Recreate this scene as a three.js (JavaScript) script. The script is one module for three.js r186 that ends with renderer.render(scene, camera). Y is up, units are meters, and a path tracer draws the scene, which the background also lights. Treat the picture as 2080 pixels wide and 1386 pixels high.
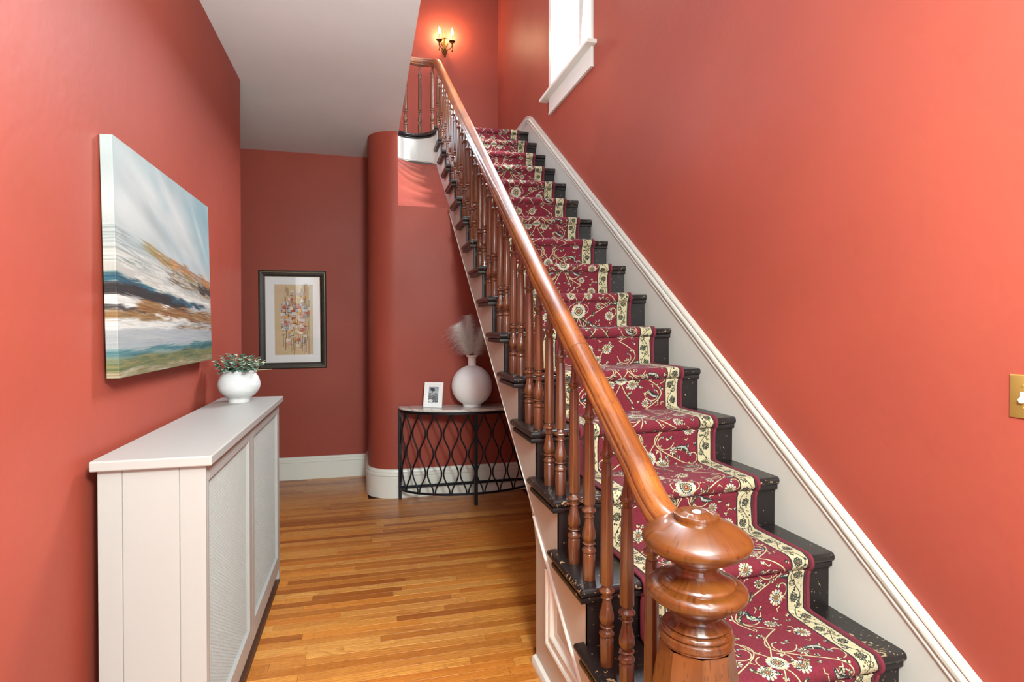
import * as THREE from 'three';
import { RoundedBoxGeometry } from 'three/addons/geometries/RoundedBoxGeometry.js';
import { mergeGeometries, toCreasedNormals } from 'three/addons/utils/BufferGeometryUtils.js';
import { RectAreaLightUniformsLib } from 'three/addons/lights/RectAreaLightUniformsLib.js';

// ------------------------------------------------------------------ camera, sky, lights, exposure
const scene = new THREE.Scene();
const camera = new THREE.PerspectiveCamera(2 * Math.atan(693 / 1156.3) * 180 / Math.PI, 2080 / 1386, 0.05, 100);
camera.position.set(0, 1.5, 0);
camera.rotation.order = 'YXZ';
camera.rotation.y = -0.2522;
camera.rotation.x = -0.0101;
camera.setViewOffset(2080, 1386, 0, 16, 2080, 1386);
scene.background = new THREE.Color(1.0, 0.98, 0.94);
scene.backgroundIntensity = 0.34;
const renderer = new THREE.WebGLRenderer({ antialias: true });
renderer.toneMapping = THREE.LinearToneMapping;
renderer.toneMappingExposure = 2.78;
renderer.shadowMap.enabled = true;
RectAreaLightUniformsLib.init();

function areaLight(color, intensity, w, h, pos, target) {
  const l = new THREE.RectAreaLight(color, intensity, w, h);
  l.position.set(...pos); l.lookAt(...target); scene.add(l); return l;
}
// daylight of the glazed front door (behind the camera), of the window above it and of the stair window
areaLight(new THREE.Color(0.85, 0.98, 1.1), 1.5, 1.9, 2.5, [0.45, 1.45, 2.12], [0.45, 1.45, -5]);
areaLight(new THREE.Color(0.8, 0.92, 1.1), 1.5, 1.1, 1.5, [-1.86, 5.1, -3.9], [1.7, 4.3, -4.4]);
areaLight(new THREE.Color(0.85, 0.95, 1.08), 0.5, 1.7, 1.5, [0.0, 5.0, 2.12], [0.0, 4.6, -5]);
areaLight(new THREE.Color(0.85, 0.95, 1.05), 48, 0.66, 1.7, [1.82, 4.66, -4.745], [0, 4.5, -3.9]);

// ------------------------------------------------------------------ helpers
const V2 = (x, y) => new THREE.Vector2(x, y), V3 = (x, y, z) => new THREE.Vector3(x, y, z);
const lerp = THREE.MathUtils.lerp, clamp = THREE.MathUtils.clamp, PI = Math.PI;
function rng(seed) { let s = seed | 0; return () => { s = (s + 0x6d2b79f5) | 0; let t = Math.imul(s ^ (s >>> 15), 1 | s); t = (t + Math.imul(t ^ (t >>> 7), 61 | t)) ^ t; return ((t ^ (t >>> 14)) >>> 0) / 4294967296; }; }
const used = new Map();
function numbered(name) { const n = used.get(name) ?? 0; used.set(name, n + 1); return n ? name + '_' + String(n).padStart(3, '0') : name; }
function shadows(o) { o.castShadow = true; o.receiveShadow = true; return o; }
function part(parent, name, geo, mat, label) {
  const m = shadows(new THREE.Mesh(geo, mat)); m.name = name; if (label) m.userData.label = label; parent.add(m); return m;
}
function struct(name, geo, mat) {
  const m = geo ? shadows(new THREE.Mesh(geo, mat)) : new THREE.Group();
  m.name = numbered(name); m.userData.kind = 'structure'; scene.add(m); return m;
}
function thing(name, label, category, pos = [0, 0, 0], group) {
  const g = new THREE.Group(); g.name = numbered(name); g.position.set(...pos);
  g.userData = { label, category }; if (group) g.userData.group = group; scene.add(g); return g;
}
const BYZ = new THREE.Matrix4().makeBasis(V3(0, 0, -1), V3(0, 1, 0), V3(1, 0, 0));
const BXZ = new THREE.Matrix4().makeBasis(V3(1, 0, 0), V3(0, 0, -1), V3(0, 1, 0));
function shapeOf(pts) { const s = new THREE.Shape(); pts.forEach((p, i) => i ? s.lineTo(p[0], p[1]) : s.moveTo(p[0], p[1])); s.closePath(); return s; }
const asShape = (s) => Array.isArray(s) ? shapeOf(s) : s;
// a (z, y) outline between x0 and x1; the outline's first coordinate is -z
function exYZ(s, x0, x1, opt = {}) { const g = new THREE.ExtrudeGeometry(asShape(s), { depth: x1 - x0, bevelEnabled: false, curveSegments: 16, ...opt }); g.applyMatrix4(BYZ); g.translate(x0, 0, 0); return g; }
// a plan outline (x, -z) between y0 and y1
function exXZ(s, y0, y1, opt = {}) { const g = new THREE.ExtrudeGeometry(asShape(s), { depth: y1 - y0, bevelEnabled: false, curveSegments: 20, ...opt }); g.applyMatrix4(BXZ); g.translate(0, y0, 0); return g; }
function uvBox(g, s = 1, ou = 0, ov = 0) {
  g = g.index ? g.toNonIndexed() : g;
  const p = g.attributes.position, uv = new Float32Array(p.count * 2), a = V3(), b = V3(), c = V3();
  for (let i = 0; i < p.count; i += 3) {
    a.fromBufferAttribute(p, i); b.fromBufferAttribute(p, i + 1); c.fromBufferAttribute(p, i + 2);
    const n = b.clone().sub(a).cross(c.clone().sub(a)), ax = Math.abs(n.x), ay = Math.abs(n.y), az = Math.abs(n.z);
    [a, b, c].forEach((v, j) => {
      const [u, w] = ax >= ay && ax >= az ? [-v.z, v.y] : ay >= az ? [v.x, -v.z] : [v.x, v.y];
      uv[(i + j) * 2] = u / s + ou; uv[(i + j) * 2 + 1] = w / s + ov;
    });
  }
  g.setAttribute('uv', new THREE.BufferAttribute(uv, 2)); return g;
}
function box(x0, x1, y0, y1, z0, z1, r = 0, s = 1) {
  const w = Math.abs(x1 - x0), h = Math.abs(y1 - y0), d = Math.abs(z1 - z0);
  const g = r ? new RoundedBoxGeometry(w, h, d, 2, Math.min(r, w / 2.01, h / 2.01, d / 2.01)) : new THREE.BoxGeometry(w, h, d);
  g.translate((x0 + x1) / 2, (y0 + y1) / 2, (z0 + z1) / 2); return uvBox(g, s);
}
function merge(list) { return mergeGeometries(list.map((g) => { const h = g.index ? g.toNonIndexed() : g.clone(); for (const k of Object.keys(h.attributes)) if (!['position', 'normal', 'uv'].includes(k)) h.deleteAttribute(k); return h; })); }
function lathe(pts, seg = 24, vs = 1, us = 0.15) {
  const g = new THREE.LatheGeometry(pts.map((p) => V2(Math.max(p[0], 1e-4), p[1])), seg);
  const p = g.attributes.position, uv = g.attributes.uv;
  for (let i = 0; i < p.count; i++) uv.setXY(i, uv.getX(i) * us, p.getY(i) / vs);
  return g;
}
// smooth a lathe outline with rounded beads: ['b', yBottom, yTop, rBase, rPeak] is a half-round bead
function outline(list) {
  const o = [];
  for (const e of list) {
    if (e[0] === 'b') { const [, y0, y1, rb, rp] = e; for (let i = 0; i <= 6; i++) { const t = i / 6; o.push([rb + (rp - rb) * Math.sin(t * PI) ** 0.75, lerp(y0, y1, t)]); } } else o.push(e);
  }
  return o;
}
function splineOutline(pts, n) { const c = new THREE.CatmullRomCurve3(pts.map((p) => V3(p[0], p[1], 0)), false, 'centripetal'); return c.getPoints(n).map((p) => [p.x, p.y]); }
// sweep a closed profile [(side, up)] along points; the side vector stays level
function sweep(profile, path, { caps = true, vs = 1, us = 1, scaleAt } = {}) {
  const n = profile.length, P = [], U = [], I = []; let len = 0;
  const per = [0]; for (let j = 1; j <= n; j++) per.push(per[j - 1] + Math.hypot(profile[j % n][0] - profile[j - 1][0], profile[j % n][1] - profile[j - 1][1]));
  path.forEach((p, i) => {
    const t = path[Math.min(i + 1, path.length - 1)].clone().sub(path[Math.max(i - 1, 0)]).normalize();
    const side = t.clone().cross(V3(0, 1, 0)).normalize(), up = side.clone().cross(t).normalize();
    if (i) len += p.distanceTo(path[i - 1]);
    const k = scaleAt ? scaleAt(i / (path.length - 1)) : 1;
    for (let j = 0; j <= n; j++) { const q = profile[j % n], v = p.clone().addScaledVector(side, q[0] * k).addScaledVector(up, q[1] * k); P.push(v.x, v.y, v.z); U.push(per[j] / us, len / vs); }
  });
  for (let i = 0; i < path.length - 1; i++) for (let j = 0; j < n; j++) { const a = i * (n + 1) + j, b = a + n + 1; I.push(a, b, a + 1, a + 1, b, b + 1); }
  let g = new THREE.BufferGeometry();
  g.setAttribute('position', new THREE.Float32BufferAttribute(P, 3)); g.setAttribute('uv', new THREE.Float32BufferAttribute(U, 2)); g.setIndex(I);
  if (caps) {
    const tri = THREE.ShapeUtils.triangulateShape(profile.map((q) => V2(q[0], q[1])), []), base = P.length / 3, P2 = P.slice(), U2 = U.slice(), I2 = I.slice();
    for (const e of [0, path.length - 1]) {
      const off = P2.length / 3; for (let j = 0; j < n; j++) { const k = (e * (n + 1) + j) * 3; P2.push(P[k], P[k + 1], P[k + 2]); U2.push(profile[j][0], profile[j][1]); }
      for (const [a, b, c] of tri) e ? I2.push(off + a, off + c, off + b) : I2.push(off + a, off + b, off + c);
    }
    g.setAttribute('position', new THREE.Float32BufferAttribute(P2, 3)); g.setAttribute('uv', new THREE.Float32BufferAttribute(U2, 2)); g.setIndex(I2);
  }
  g.computeVertexNormals();
  return toCreasedNormals(g, 0.7);
}
function tube(pts, r, seg = 24, rad = 8, closed = false) { return new THREE.TubeGeometry(new THREE.CatmullRomCurve3(pts.map((p) => V3(...p)), closed, 'centripetal'), seg, r, rad, closed); }

// ------------------------------------------------------------------ noise and textures
function hash(x, y, s) { let h = Math.imul(x, 374761393) + Math.imul(y, 668265263) + Math.imul(s, 1442695041); h = Math.imul(h ^ (h >>> 13), 1274126177); return ((h ^ (h >>> 16)) >>> 0) / 4294967296; }
function vnoise(x, y, px, py, s) {
  const ix = Math.floor(x), iy = Math.floor(y), fx = x - ix, fy = y - iy, u = fx * fx * (3 - 2 * fx), v = fy * fy * (3 - 2 * fy), m = (a, p) => ((a % p) + p) % p;
  const x0 = m(ix, px), x1 = m(ix + 1, px), y0 = m(iy, py), y1 = m(iy + 1, py);
  return lerp(lerp(hash(x0, y0, s), hash(x1, y0, s), u), lerp(hash(x0, y1, s), hash(x1, y1, s), u), v);
}
function fbm(u, v, fx, fy, oct, s) { let a = 0.5, t = 0, n = 0; for (let i = 0; i < oct; i++) { t += a * vnoise(u * fx, v * fy, fx, fy, s + i * 17); n += a; a *= 0.5; fx *= 2; fy *= 2; } return t / n; }
function dataTex(w, h, f, srgb = true, ru = 1, rv = 1) {
  const d = new Uint8Array(w * h * 4);
  for (let y = 0; y < h; y++) for (let x = 0; x < w; x++) { const c = f(x / w, y / h), i = (y * w + x) * 4; d[i] = clamp(c[0], 0, 255); d[i + 1] = clamp(c[1], 0, 255); d[i + 2] = clamp(c[2], 0, 255); d[i + 3] = 255; }
  const t = new THREE.DataTexture(d, w, h); t.wrapS = t.wrapT = THREE.RepeatWrapping; t.magFilter = THREE.LinearFilter; t.minFilter = THREE.LinearMipmapLinearFilter; t.generateMipmaps = true;
  if (srgb) t.colorSpace = THREE.SRGBColorSpace; t.repeat.set(ru, rv); t.needsUpdate = true; return t;
}
const mix3 = (a, b, t) => [lerp(a[0], b[0], t), lerp(a[1], b[1], t), lerp(a[2], b[2], t)];
function canvasTex(w, h, draw) {
  const c = document.createElement('canvas'); c.width = w; c.height = h; draw(c.getContext('2d'), w, h);
  const t = new THREE.CanvasTexture(c); t.colorSpace = THREE.SRGBColorSpace; t.wrapS = t.wrapT = THREE.RepeatWrapping; return t;
}
const std = (o) => new THREE.MeshStandardMaterial(o), phys = (o) => new THREE.MeshPhysicalMaterial(o);

// walls: brick-red eggshell paint, rolled on, lightly scuffed
const wallTex = dataTex(512, 512, (u, v) => { const n = fbm(u, v, 3, 3, 5, 1), k = 0.94 + 0.12 * n; return [148 * k, 66.5 * k, 52 * k]; }, true, 0.5, 0.5);
const wallBump = dataTex(512, 512, (u, v) => { const k = 255 * (0.5 * fbm(u, v, 40, 40, 3, 7) + 0.5 * fbm(u, v, 4, 4, 3, 9)); return [k, k, k]; }, false, 0.9, 0.9);
const wallRough = dataTex(256, 256, (u, v) => { const k = 255 * (0.44 + 0.16 * fbm(u, v, 4, 4, 4, 21)); return [k, k, k]; }, false, 0.4, 0.4);
const M = {};
M.wall = phys({ map: wallTex, specularIntensity: 0.45, roughness: 1, roughnessMap: wallRough, bumpMap: wallBump, bumpScale: 0.0012 });
const creamTex = dataTex(256, 256, (u, v) => { const n = fbm(u, v, 4, 4, 5, 31), k = 0.965 + 0.05 * n; return [190 * k, 184 * k, 174 * k]; });
M.cream = std({ map: creamTex, roughness: 0.36 });
M.trim = std({ color: '#d6d1c6', roughness: 0.32 });
M.rakeTrim = std({ color: '#b9b3a7', roughness: 0.36 });
M.radiator = std({ color: '#9c9893', roughness: 0.38 });
M.screen = std({ color: '#a09d98', roughness: 0.5, metalness: 0.1 });
M.ceiling = std({ map: dataTex(256, 256, (u, v) => { const n = fbm(u, v, 3, 3, 5, 41), k = 0.95 + 0.08 * n; return [230 * k, 243 * k, 249 * k]; }, true, 0.5, 0.5), roughness: 0.75 });
// dark brown gloss paint, chipped down to bare wood
function chips(seed, density) {
  return dataTex(1024, 1024, (u, v) => {
    const b = fbm(u, v, 6, 6, 3, seed), f = fbm(u, v, 90, 90, 2, seed + 3), wear = clamp((b - 0.5) * 4, 0, 1), k = 0.85 + 0.3 * fbm(u, v, 20, 20, 3, seed + 8);
    const sc = vnoise(u * 40, v * 220, 40, 220, seed + 11), sd = vnoise(u * 200, v * 46, 200, 46, seed + 12);
    if (f > 0.88 - density * wear * 0.22 - density * 0.05 || (density > 0.5 && wear > 0.25 && (sc > 0.93 || sd > 0.945))) return [150, 122, 90];
    return [29 * k, 22 * k, 21 * k];
  });
}
M.tread = phys({ map: chips(51, 1), roughness: 0.34, specularIntensity: 0.7, clearcoat: 0.15, clearcoatRoughness: 0.25 });
M.riser = phys({ map: chips(61, 0.12), roughness: 0.36, specularIntensity: 0.6, clearcoat: 0.1, clearcoatRoughness: 0.3 });
// turned walnut, varnished
const walnut = dataTex(512, 512, (u, v) => {
  const w = fbm(u, v, 4, 2, 4, 71), r = fbm(u, v, 60, 3, 3, 73), p = vnoise(u * 160, v * 14, 160, 14, 75), b = fbm(u, v, 2, 2, 3, 77);
  let c = mix3([118, 66, 30], [58, 28, 12], clamp(0.2 + 0.9 * (w * 0.5 + r * 0.6 - 0.25), 0, 1)); c = mix3(c, [150, 84, 36], clamp((b - 0.5) * 1.6, 0, 0.7)); if (p > 0.8) c = mix3(c, [44, 18, 8], 0.5); return c;
});
M.walnut = phys({ map: walnut, roughness: 0.34, clearcoat: 0.7, clearcoatRoughness: 0.16 });
const railTex = dataTex(512, 1024, (u, v) => {
  const w = fbm(u, v, 3, 3, 4, 81), r = fbm(u, v, 70, 5, 3, 83), p = vnoise(u * 200, v * 40, 200, 40, 85), b = fbm(u, v, 3, 5, 3, 87);
  let c = mix3([182, 108, 46], [106, 56, 24], clamp(w * 0.7 + r * 0.7 - 0.3, 0, 1)); c = mix3(c, [200, 126, 58], clamp((b - 0.52) * 2.4, 0, 0.7)); if (p > 0.82) c = mix3(c, [70, 30, 12], 0.4); return c;
});
M.rail = phys({ map: railTex, color: '#c3b3a2', roughness: 0.3, clearcoat: 0.8, clearcoatRoughness: 0.13 });
M.newel = phys({ map: railTex, color: '#978a70', roughness: 0.34, clearcoat: 0.6, clearcoatRoughness: 0.14 });
M.black = std({ color: '#1b1b20', roughness: 0.42, metalness: 0.6 });
M.darkWood = std({ color: '#4a2a17', roughness: 0.5 });

// ------------------------------------------------------------------ stair numbers
const RISE = 0.2137, GOING = 0.2995, XR = 1.728;
const Zn = (k) => -0.8837 - GOING * k, tilt = (x) => -0.0247 * (XR - x) / 1.03, Yt = (k, x = XR) => RISE * k + tilt(x);
const noseLine = (z, x = 0.757) => Yt((-0.8837 - z) / GOING, x);
function tilted(g) { const p = g.attributes.position; for (let i = 0; i < p.count; i++) p.setY(i, p.getY(i) + tilt(p.getX(i))); p.needsUpdate = true; return g; }
const WELL = { x: 0.505, z: -6.07 }, FACE = 0.735, CEIL = 3.217, TOP = 6.3, ZW = -5.092, ZB = -5.953, ZF = -7.534, ZFRONT = 2.25;

// ------------------------------------------------------------------ setting: walls
{
  const right = shapeOf([[-ZFRONT, -0.2], [-ZF + 0.2, -0.2], [-ZF + 0.2, TOP + 0.2], [-ZFRONT, TOP + 0.2]]);
  right.holes.push(new THREE.Path([V2(4.3, 3.745), V2(5.19, 3.745), V2(5.19, 5.6), V2(4.3, 5.6)]));
  struct('wall_right', uvBox(exYZ(right, 1.745, 1.925)), M.wall);
  struct('wall_left', box(-1.0, -0.838, -0.2, CEIL, -4.318, ZFRONT), M.wall);
  struct('wall_recess_front', box(-1.9, -1.0, -0.2, CEIL, -4.318, -4.2), M.wall);
  const lw = shapeOf([[-ZFRONT, -0.2], [-ZF + 0.2, -0.2], [-ZF + 0.2, TOP + 0.2], [-ZFRONT, TOP + 0.2]]); lw.holes.push(new THREE.Path([V2(3.3, 4.3), V2(4.5, 4.3), V2(4.5, 5.9), V2(3.3, 5.9)]));
  struct('wall_recess_left', uvBox(exYZ(lw, -2.06, -1.9)), M.wall);
  struct('wall_back', box(-1.9, 0.3, -0.2, CEIL + 0.1, ZB - 0.12, ZB), M.wall);
  // the wall behind the console, with its rounded end that runs up to the ceiling
  const c = new THREE.Shape(); c.moveTo(0.024, -ZB); c.lineTo(0.024, -ZW + 0.25);
  c.absarc(0.274, -ZW + 0.25, 0.25, PI, 1.5 * PI, false); c.lineTo(0.279, -ZW); c.lineTo(0.279, -ZB); c.closePath();
  const col = toCreasedNormals(exXZ(c, -0.2, CEIL + 0.05, { curveSegments: 28 }), 0.5);
  struct('wall_rounded_end', uvBox(col), M.wall);
  const us = new THREE.ExtrudeGeometry(shapeOf([[0.279, -0.2], [1.745, -0.2], [1.745, 2.5], [0.734, 2.5], [0.734, 2.57], [0.279, 2.57]]), { depth: 0.1, bevelEnabled: false }); us.translate(0, 0, ZW - 0.1);
  struct('wall_under_stairs', uvBox(us), M.wall);
  struct('wall_stairwell_end', box(-2.06, 1.925, -0.2, TOP + 0.2, ZF - 0.2, ZF), M.wall);
  const front = shapeOf([[-2.06, -0.2], [1.925, -0.2], [1.925, TOP + 0.2], [-2.06, TOP + 0.2]]);
  front.holes.push(new THREE.Path([V2(-0.5, 0.05), V2(1.4, 0.05), V2(1.4, 2.8), V2(-0.5, 2.8)]));
  front.holes.push(new THREE.Path([V2(-0.85, 4.25), V2(0.85, 4.25), V2(0.85, 5.8), V2(-0.85, 5.8)]));
  const fg = new THREE.ExtrudeGeometry(front, { depth: 0.2, bevelEnabled: false }); fg.translate(0, 0, ZFRONT);
  struct('wall_front', uvBox(fg), M.wall);
  // hall ceiling = upper floor slab, open above the flight
  const slab = shapeOf([[-2.0, -2.3], [1.745, -2.3], [1.745, 1.6], [0.286, 1.6], [0.286, -ZB], [-2.0, -ZB]]);
  struct('ceiling', uvBox(exXZ(slab, CEIL, 3.605)), M.ceiling);
  // landing at the head of the flight, its edge hollowed by the half-round well
  const land = new THREE.Shape(); land.moveTo(0.76, 6.035); land.lineTo(1.745, 6.035); land.lineTo(1.745, -ZF); land.lineTo(-1.95, -ZF); land.lineTo(-1.95, -ZB); land.lineTo(0.25, -ZB);
  land.lineTo(0.25, -WELL.z); land.absarc(WELL.x, -WELL.z, 0.255, PI, 0, true); land.closePath();
  struct('ceiling_landing', uvBox(exXZ(land, 3.33, 3.6, { curveSegments: 32 })), M.ceiling);
  struct('ceiling_upper', box(-2.06, 1.925, TOP, TOP + 0.2, ZF - 0.2, ZFRONT + 0.2), M.ceiling);
  // plaster soffit that sweeps from the lintel up to the apron of the well
  const P = [], I = [], UV = [], N = 28, K = 10;
  for (let i = 0; i <= N; i++) {
    const t = i / N; // 0 = at the flight, 1 = at the ceiling edge
    const a = V3(lerp(0.76, 0.279, t), 2.57, ZW - 0.001), th = PI * t, b = V3(WELL.x + 0.23 * Math.cos(th), 3.235 + 0.09 * Math.sin(th * 0.5), WELL.z - 0.23 * Math.sin(th));
    for (let j = 0; j <= K; j++) { const s = j / K, p = a.clone().lerp(b, s); p.y += 0.05 * Math.sin(PI * s) * t; P.push(p.x, p.y, p.z); UV.push(p.x, -p.z); }
  }
  for (let i = 0; i < N; i++) for (let j = 0; j < K; j++) { const q = i * (K + 1) + j, r = q + K + 1; I.push(q, q + 1, r, q + 1, r + 1, r); }
  const g = new THREE.BufferGeometry(); g.setAttribute('position', new THREE.Float32BufferAttribute(P, 3)); g.setAttribute('uv', new THREE.Float32BufferAttribute(UV, 2)); g.setIndex(I); g.computeVertexNormals();
  struct('ceiling_soffit', g, M.wall);
}
// baseboards: plain board with a moulded cap
const bbProfile = [[0, 0], [0.02, 0], [0.02, 0.158], [0.016, 0.161], [0.016, 0.165], [0.025, 0.17], [0.026, 0.178], [0.024, 0.185], [0.016, 0.189], [0.016, 0.194], [0.019, 0.2], [0.014, 0.21], [0.008, 0.219], [0, 0.221]];
function baseboard(name, pts, h = 0.221) { struct(name, sweep(bbProfile.map(([s, u]) => [-s, u * h / 0.221]), pts), M.trim); }
baseboard('baseboard_back', [V3(0.03, 0, ZB), V3(-1.9, 0, ZB)]);
{
  const pts = [V3(1.74, 0, ZW)]; for (let i = 0; i <= 16; i++) { const t = i / 16 * PI / 2; pts.push(V3(0.274 - 0.25 * Math.sin(t), 0, ZW - 0.25 + 0.25 * Math.cos(t))); } pts.push(V3(0.024, 0, ZB));
  baseboard('baseboard_rounded', pts, 0.252);
}
baseboard('baseboard_left', [V3(-0.838, 0, -4.318), V3(-0.838, 0, ZFRONT)]);
baseboard('baseboard_right', [V3(1.745, 0, ZFRONT), V3(1.745, 0, -0.6)]);

// ------------------------------------------------------------------ setting: oak strip floor
{
  const oak = dataTex(2048, 512, (u, v) => {
    const wob = fbm(u, v, 5, 4, 3, 101), ring = (v * 30 + wob * 9) % 1, soft = fbm(u, v, 24, 90, 3, 103), pore = vnoise(u * 90, v * 460, 90, 460, 105), band = fbm(u, v, 2, 14, 3, 107);
    let c = mix3([208, 146, 74], [166, 102, 42], clamp(ring * ring * 0.85 + (soft - 0.5) * 0.7, 0, 1)); c = mix3(c, [188, 116, 50], clamp(band * 1.4 - 0.5, 0, 0.8)); if (pore > 0.8) c = mix3(c, [112, 60, 24], 0.55); return c;
  });
  const tones = ['#ffffff', '#f0e2d0', '#ffeccc', '#dcc4a8', '#fff6e2', '#c9a98a', '#f3d9b8', '#e6cfae'];
  const mats = tones.map((c) => phys({ map: oak, color: c, roughness: 0.36, clearcoat: 0.15, clearcoatRoughness: 0.2, specularIntensity: 0.7, bumpMap: oak, bumpScale: 0.0003 }));
  const floor = struct('floor');
  part(floor, 'subfloor', box(-2.06, 1.925, -0.2, -0.018, ZB - 0.1, ZFRONT + 0.2), M.darkWood);
  const R = rng(5), W = 0.0572, rest = [];
  function plank(x0, x1, z, near) {
    const g = new RoundedBoxGeometry(x1 - x0 - 0.0008, 0.02, W - 0.0008, 1, 0.0009); g.translate((x0 + x1) / 2, -0.01 + (R() - 0.5) * 0.0004, z - W / 2);
    const ou = R() * 3, ov = Math.floor(R() * 9) / 9 + R() * 0.02, p = g.attributes.position, uv = g.attributes.uv;
    for (let i = 0; i < p.count; i++) uv.setXY(i, p.getX(i) / 2.4 + ou, -(p.getZ(i) - z) / 0.42 + ov);
    const m = Math.floor(R() ** 1.4 * tones.length);
    if (near) part(floor, 'plank', g, mats[m]); else rest.push(g);
  }
  let z = ZB - 0.02, count = 0;
  for (let row = 0; z < ZFRONT - 0.02; row++) {
    z += W; const near = z < -1.62, xl = z < -4.3 ? -1.42 : -0.838, xr = z < -5.1 ? 0.02 : z < -2.5 ? 1.4 : 0.76;
    let x = xl - R() * 0.7;
    while (x < xr) { let len = 0.45 + R() ** 1.3 * 1.15; const a = Math.max(x, xl), b = Math.min(x + len, xr); if (b - a > 0.02) plank(a, b, z, near && count++ < 290); x += len; }
  }
  if (rest.length) { const m = part(floor, 'plank_field', merge(rest), mats[0]); m.userData.kind = 'stuff'; }
}

// ------------------------------------------------------------------ skirt board and moulding on the right wall
{
  const ytop = (z) => 0.464 + 0.7115 * (-z - 1.259), zk = -6.0;
  const lvl = ytop(zk) + 0.012;
  const t = struct('trim_1');
  part(t, 'skirt_board', uvBox(exYZ([[0.5, -0.1], [0.5, ytop(-0.5) - 0.03], [6.0, ytop(-6.0) - 0.03], [7.534, lvl - 0.02], [7.534, 3.58], [6.2, 3.55], [5.9, 3.2], [1.2, -0.1]], XR, 1.7449)), M.cream);
  const path = []; for (let i = 0; i <= 40; i++) { const z = lerp(-0.5, -5.86, i / 40); path.push(V3(1.745, ytop(z), z)); }
  for (let i = 1; i <= 10; i++) { const a = i / 10; const z = -5.86 - 0.22 * a; path.push(V3(1.745, ytop(-5.86) + 0.7115 * 0.22 * (a - a * a * 0.5), z)); }
  path.push(V3(1.745, path[path.length - 1].y, ZF));
  // profile: side points into the room, up = across the band (0 is the top edge)
  const prof = [[0, 0], [0.028, 0], [0.03, -0.004], [0.03, -0.012], [0.024, -0.016], [0.024, -0.02], [0.03, -0.025], [0.034, -0.034], [0.034, -0.044], [0.028, -0.054], [0.022, -0.058], [0.022, -0.062], [0.026, -0.066], [0.026, -0.071], [0.02, -0.075], [0, -0.075]];
  part(t, 'molding', sweep(prof.map(([s, u]) => [-s, u]), path), M.rakeTrim);
}
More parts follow.
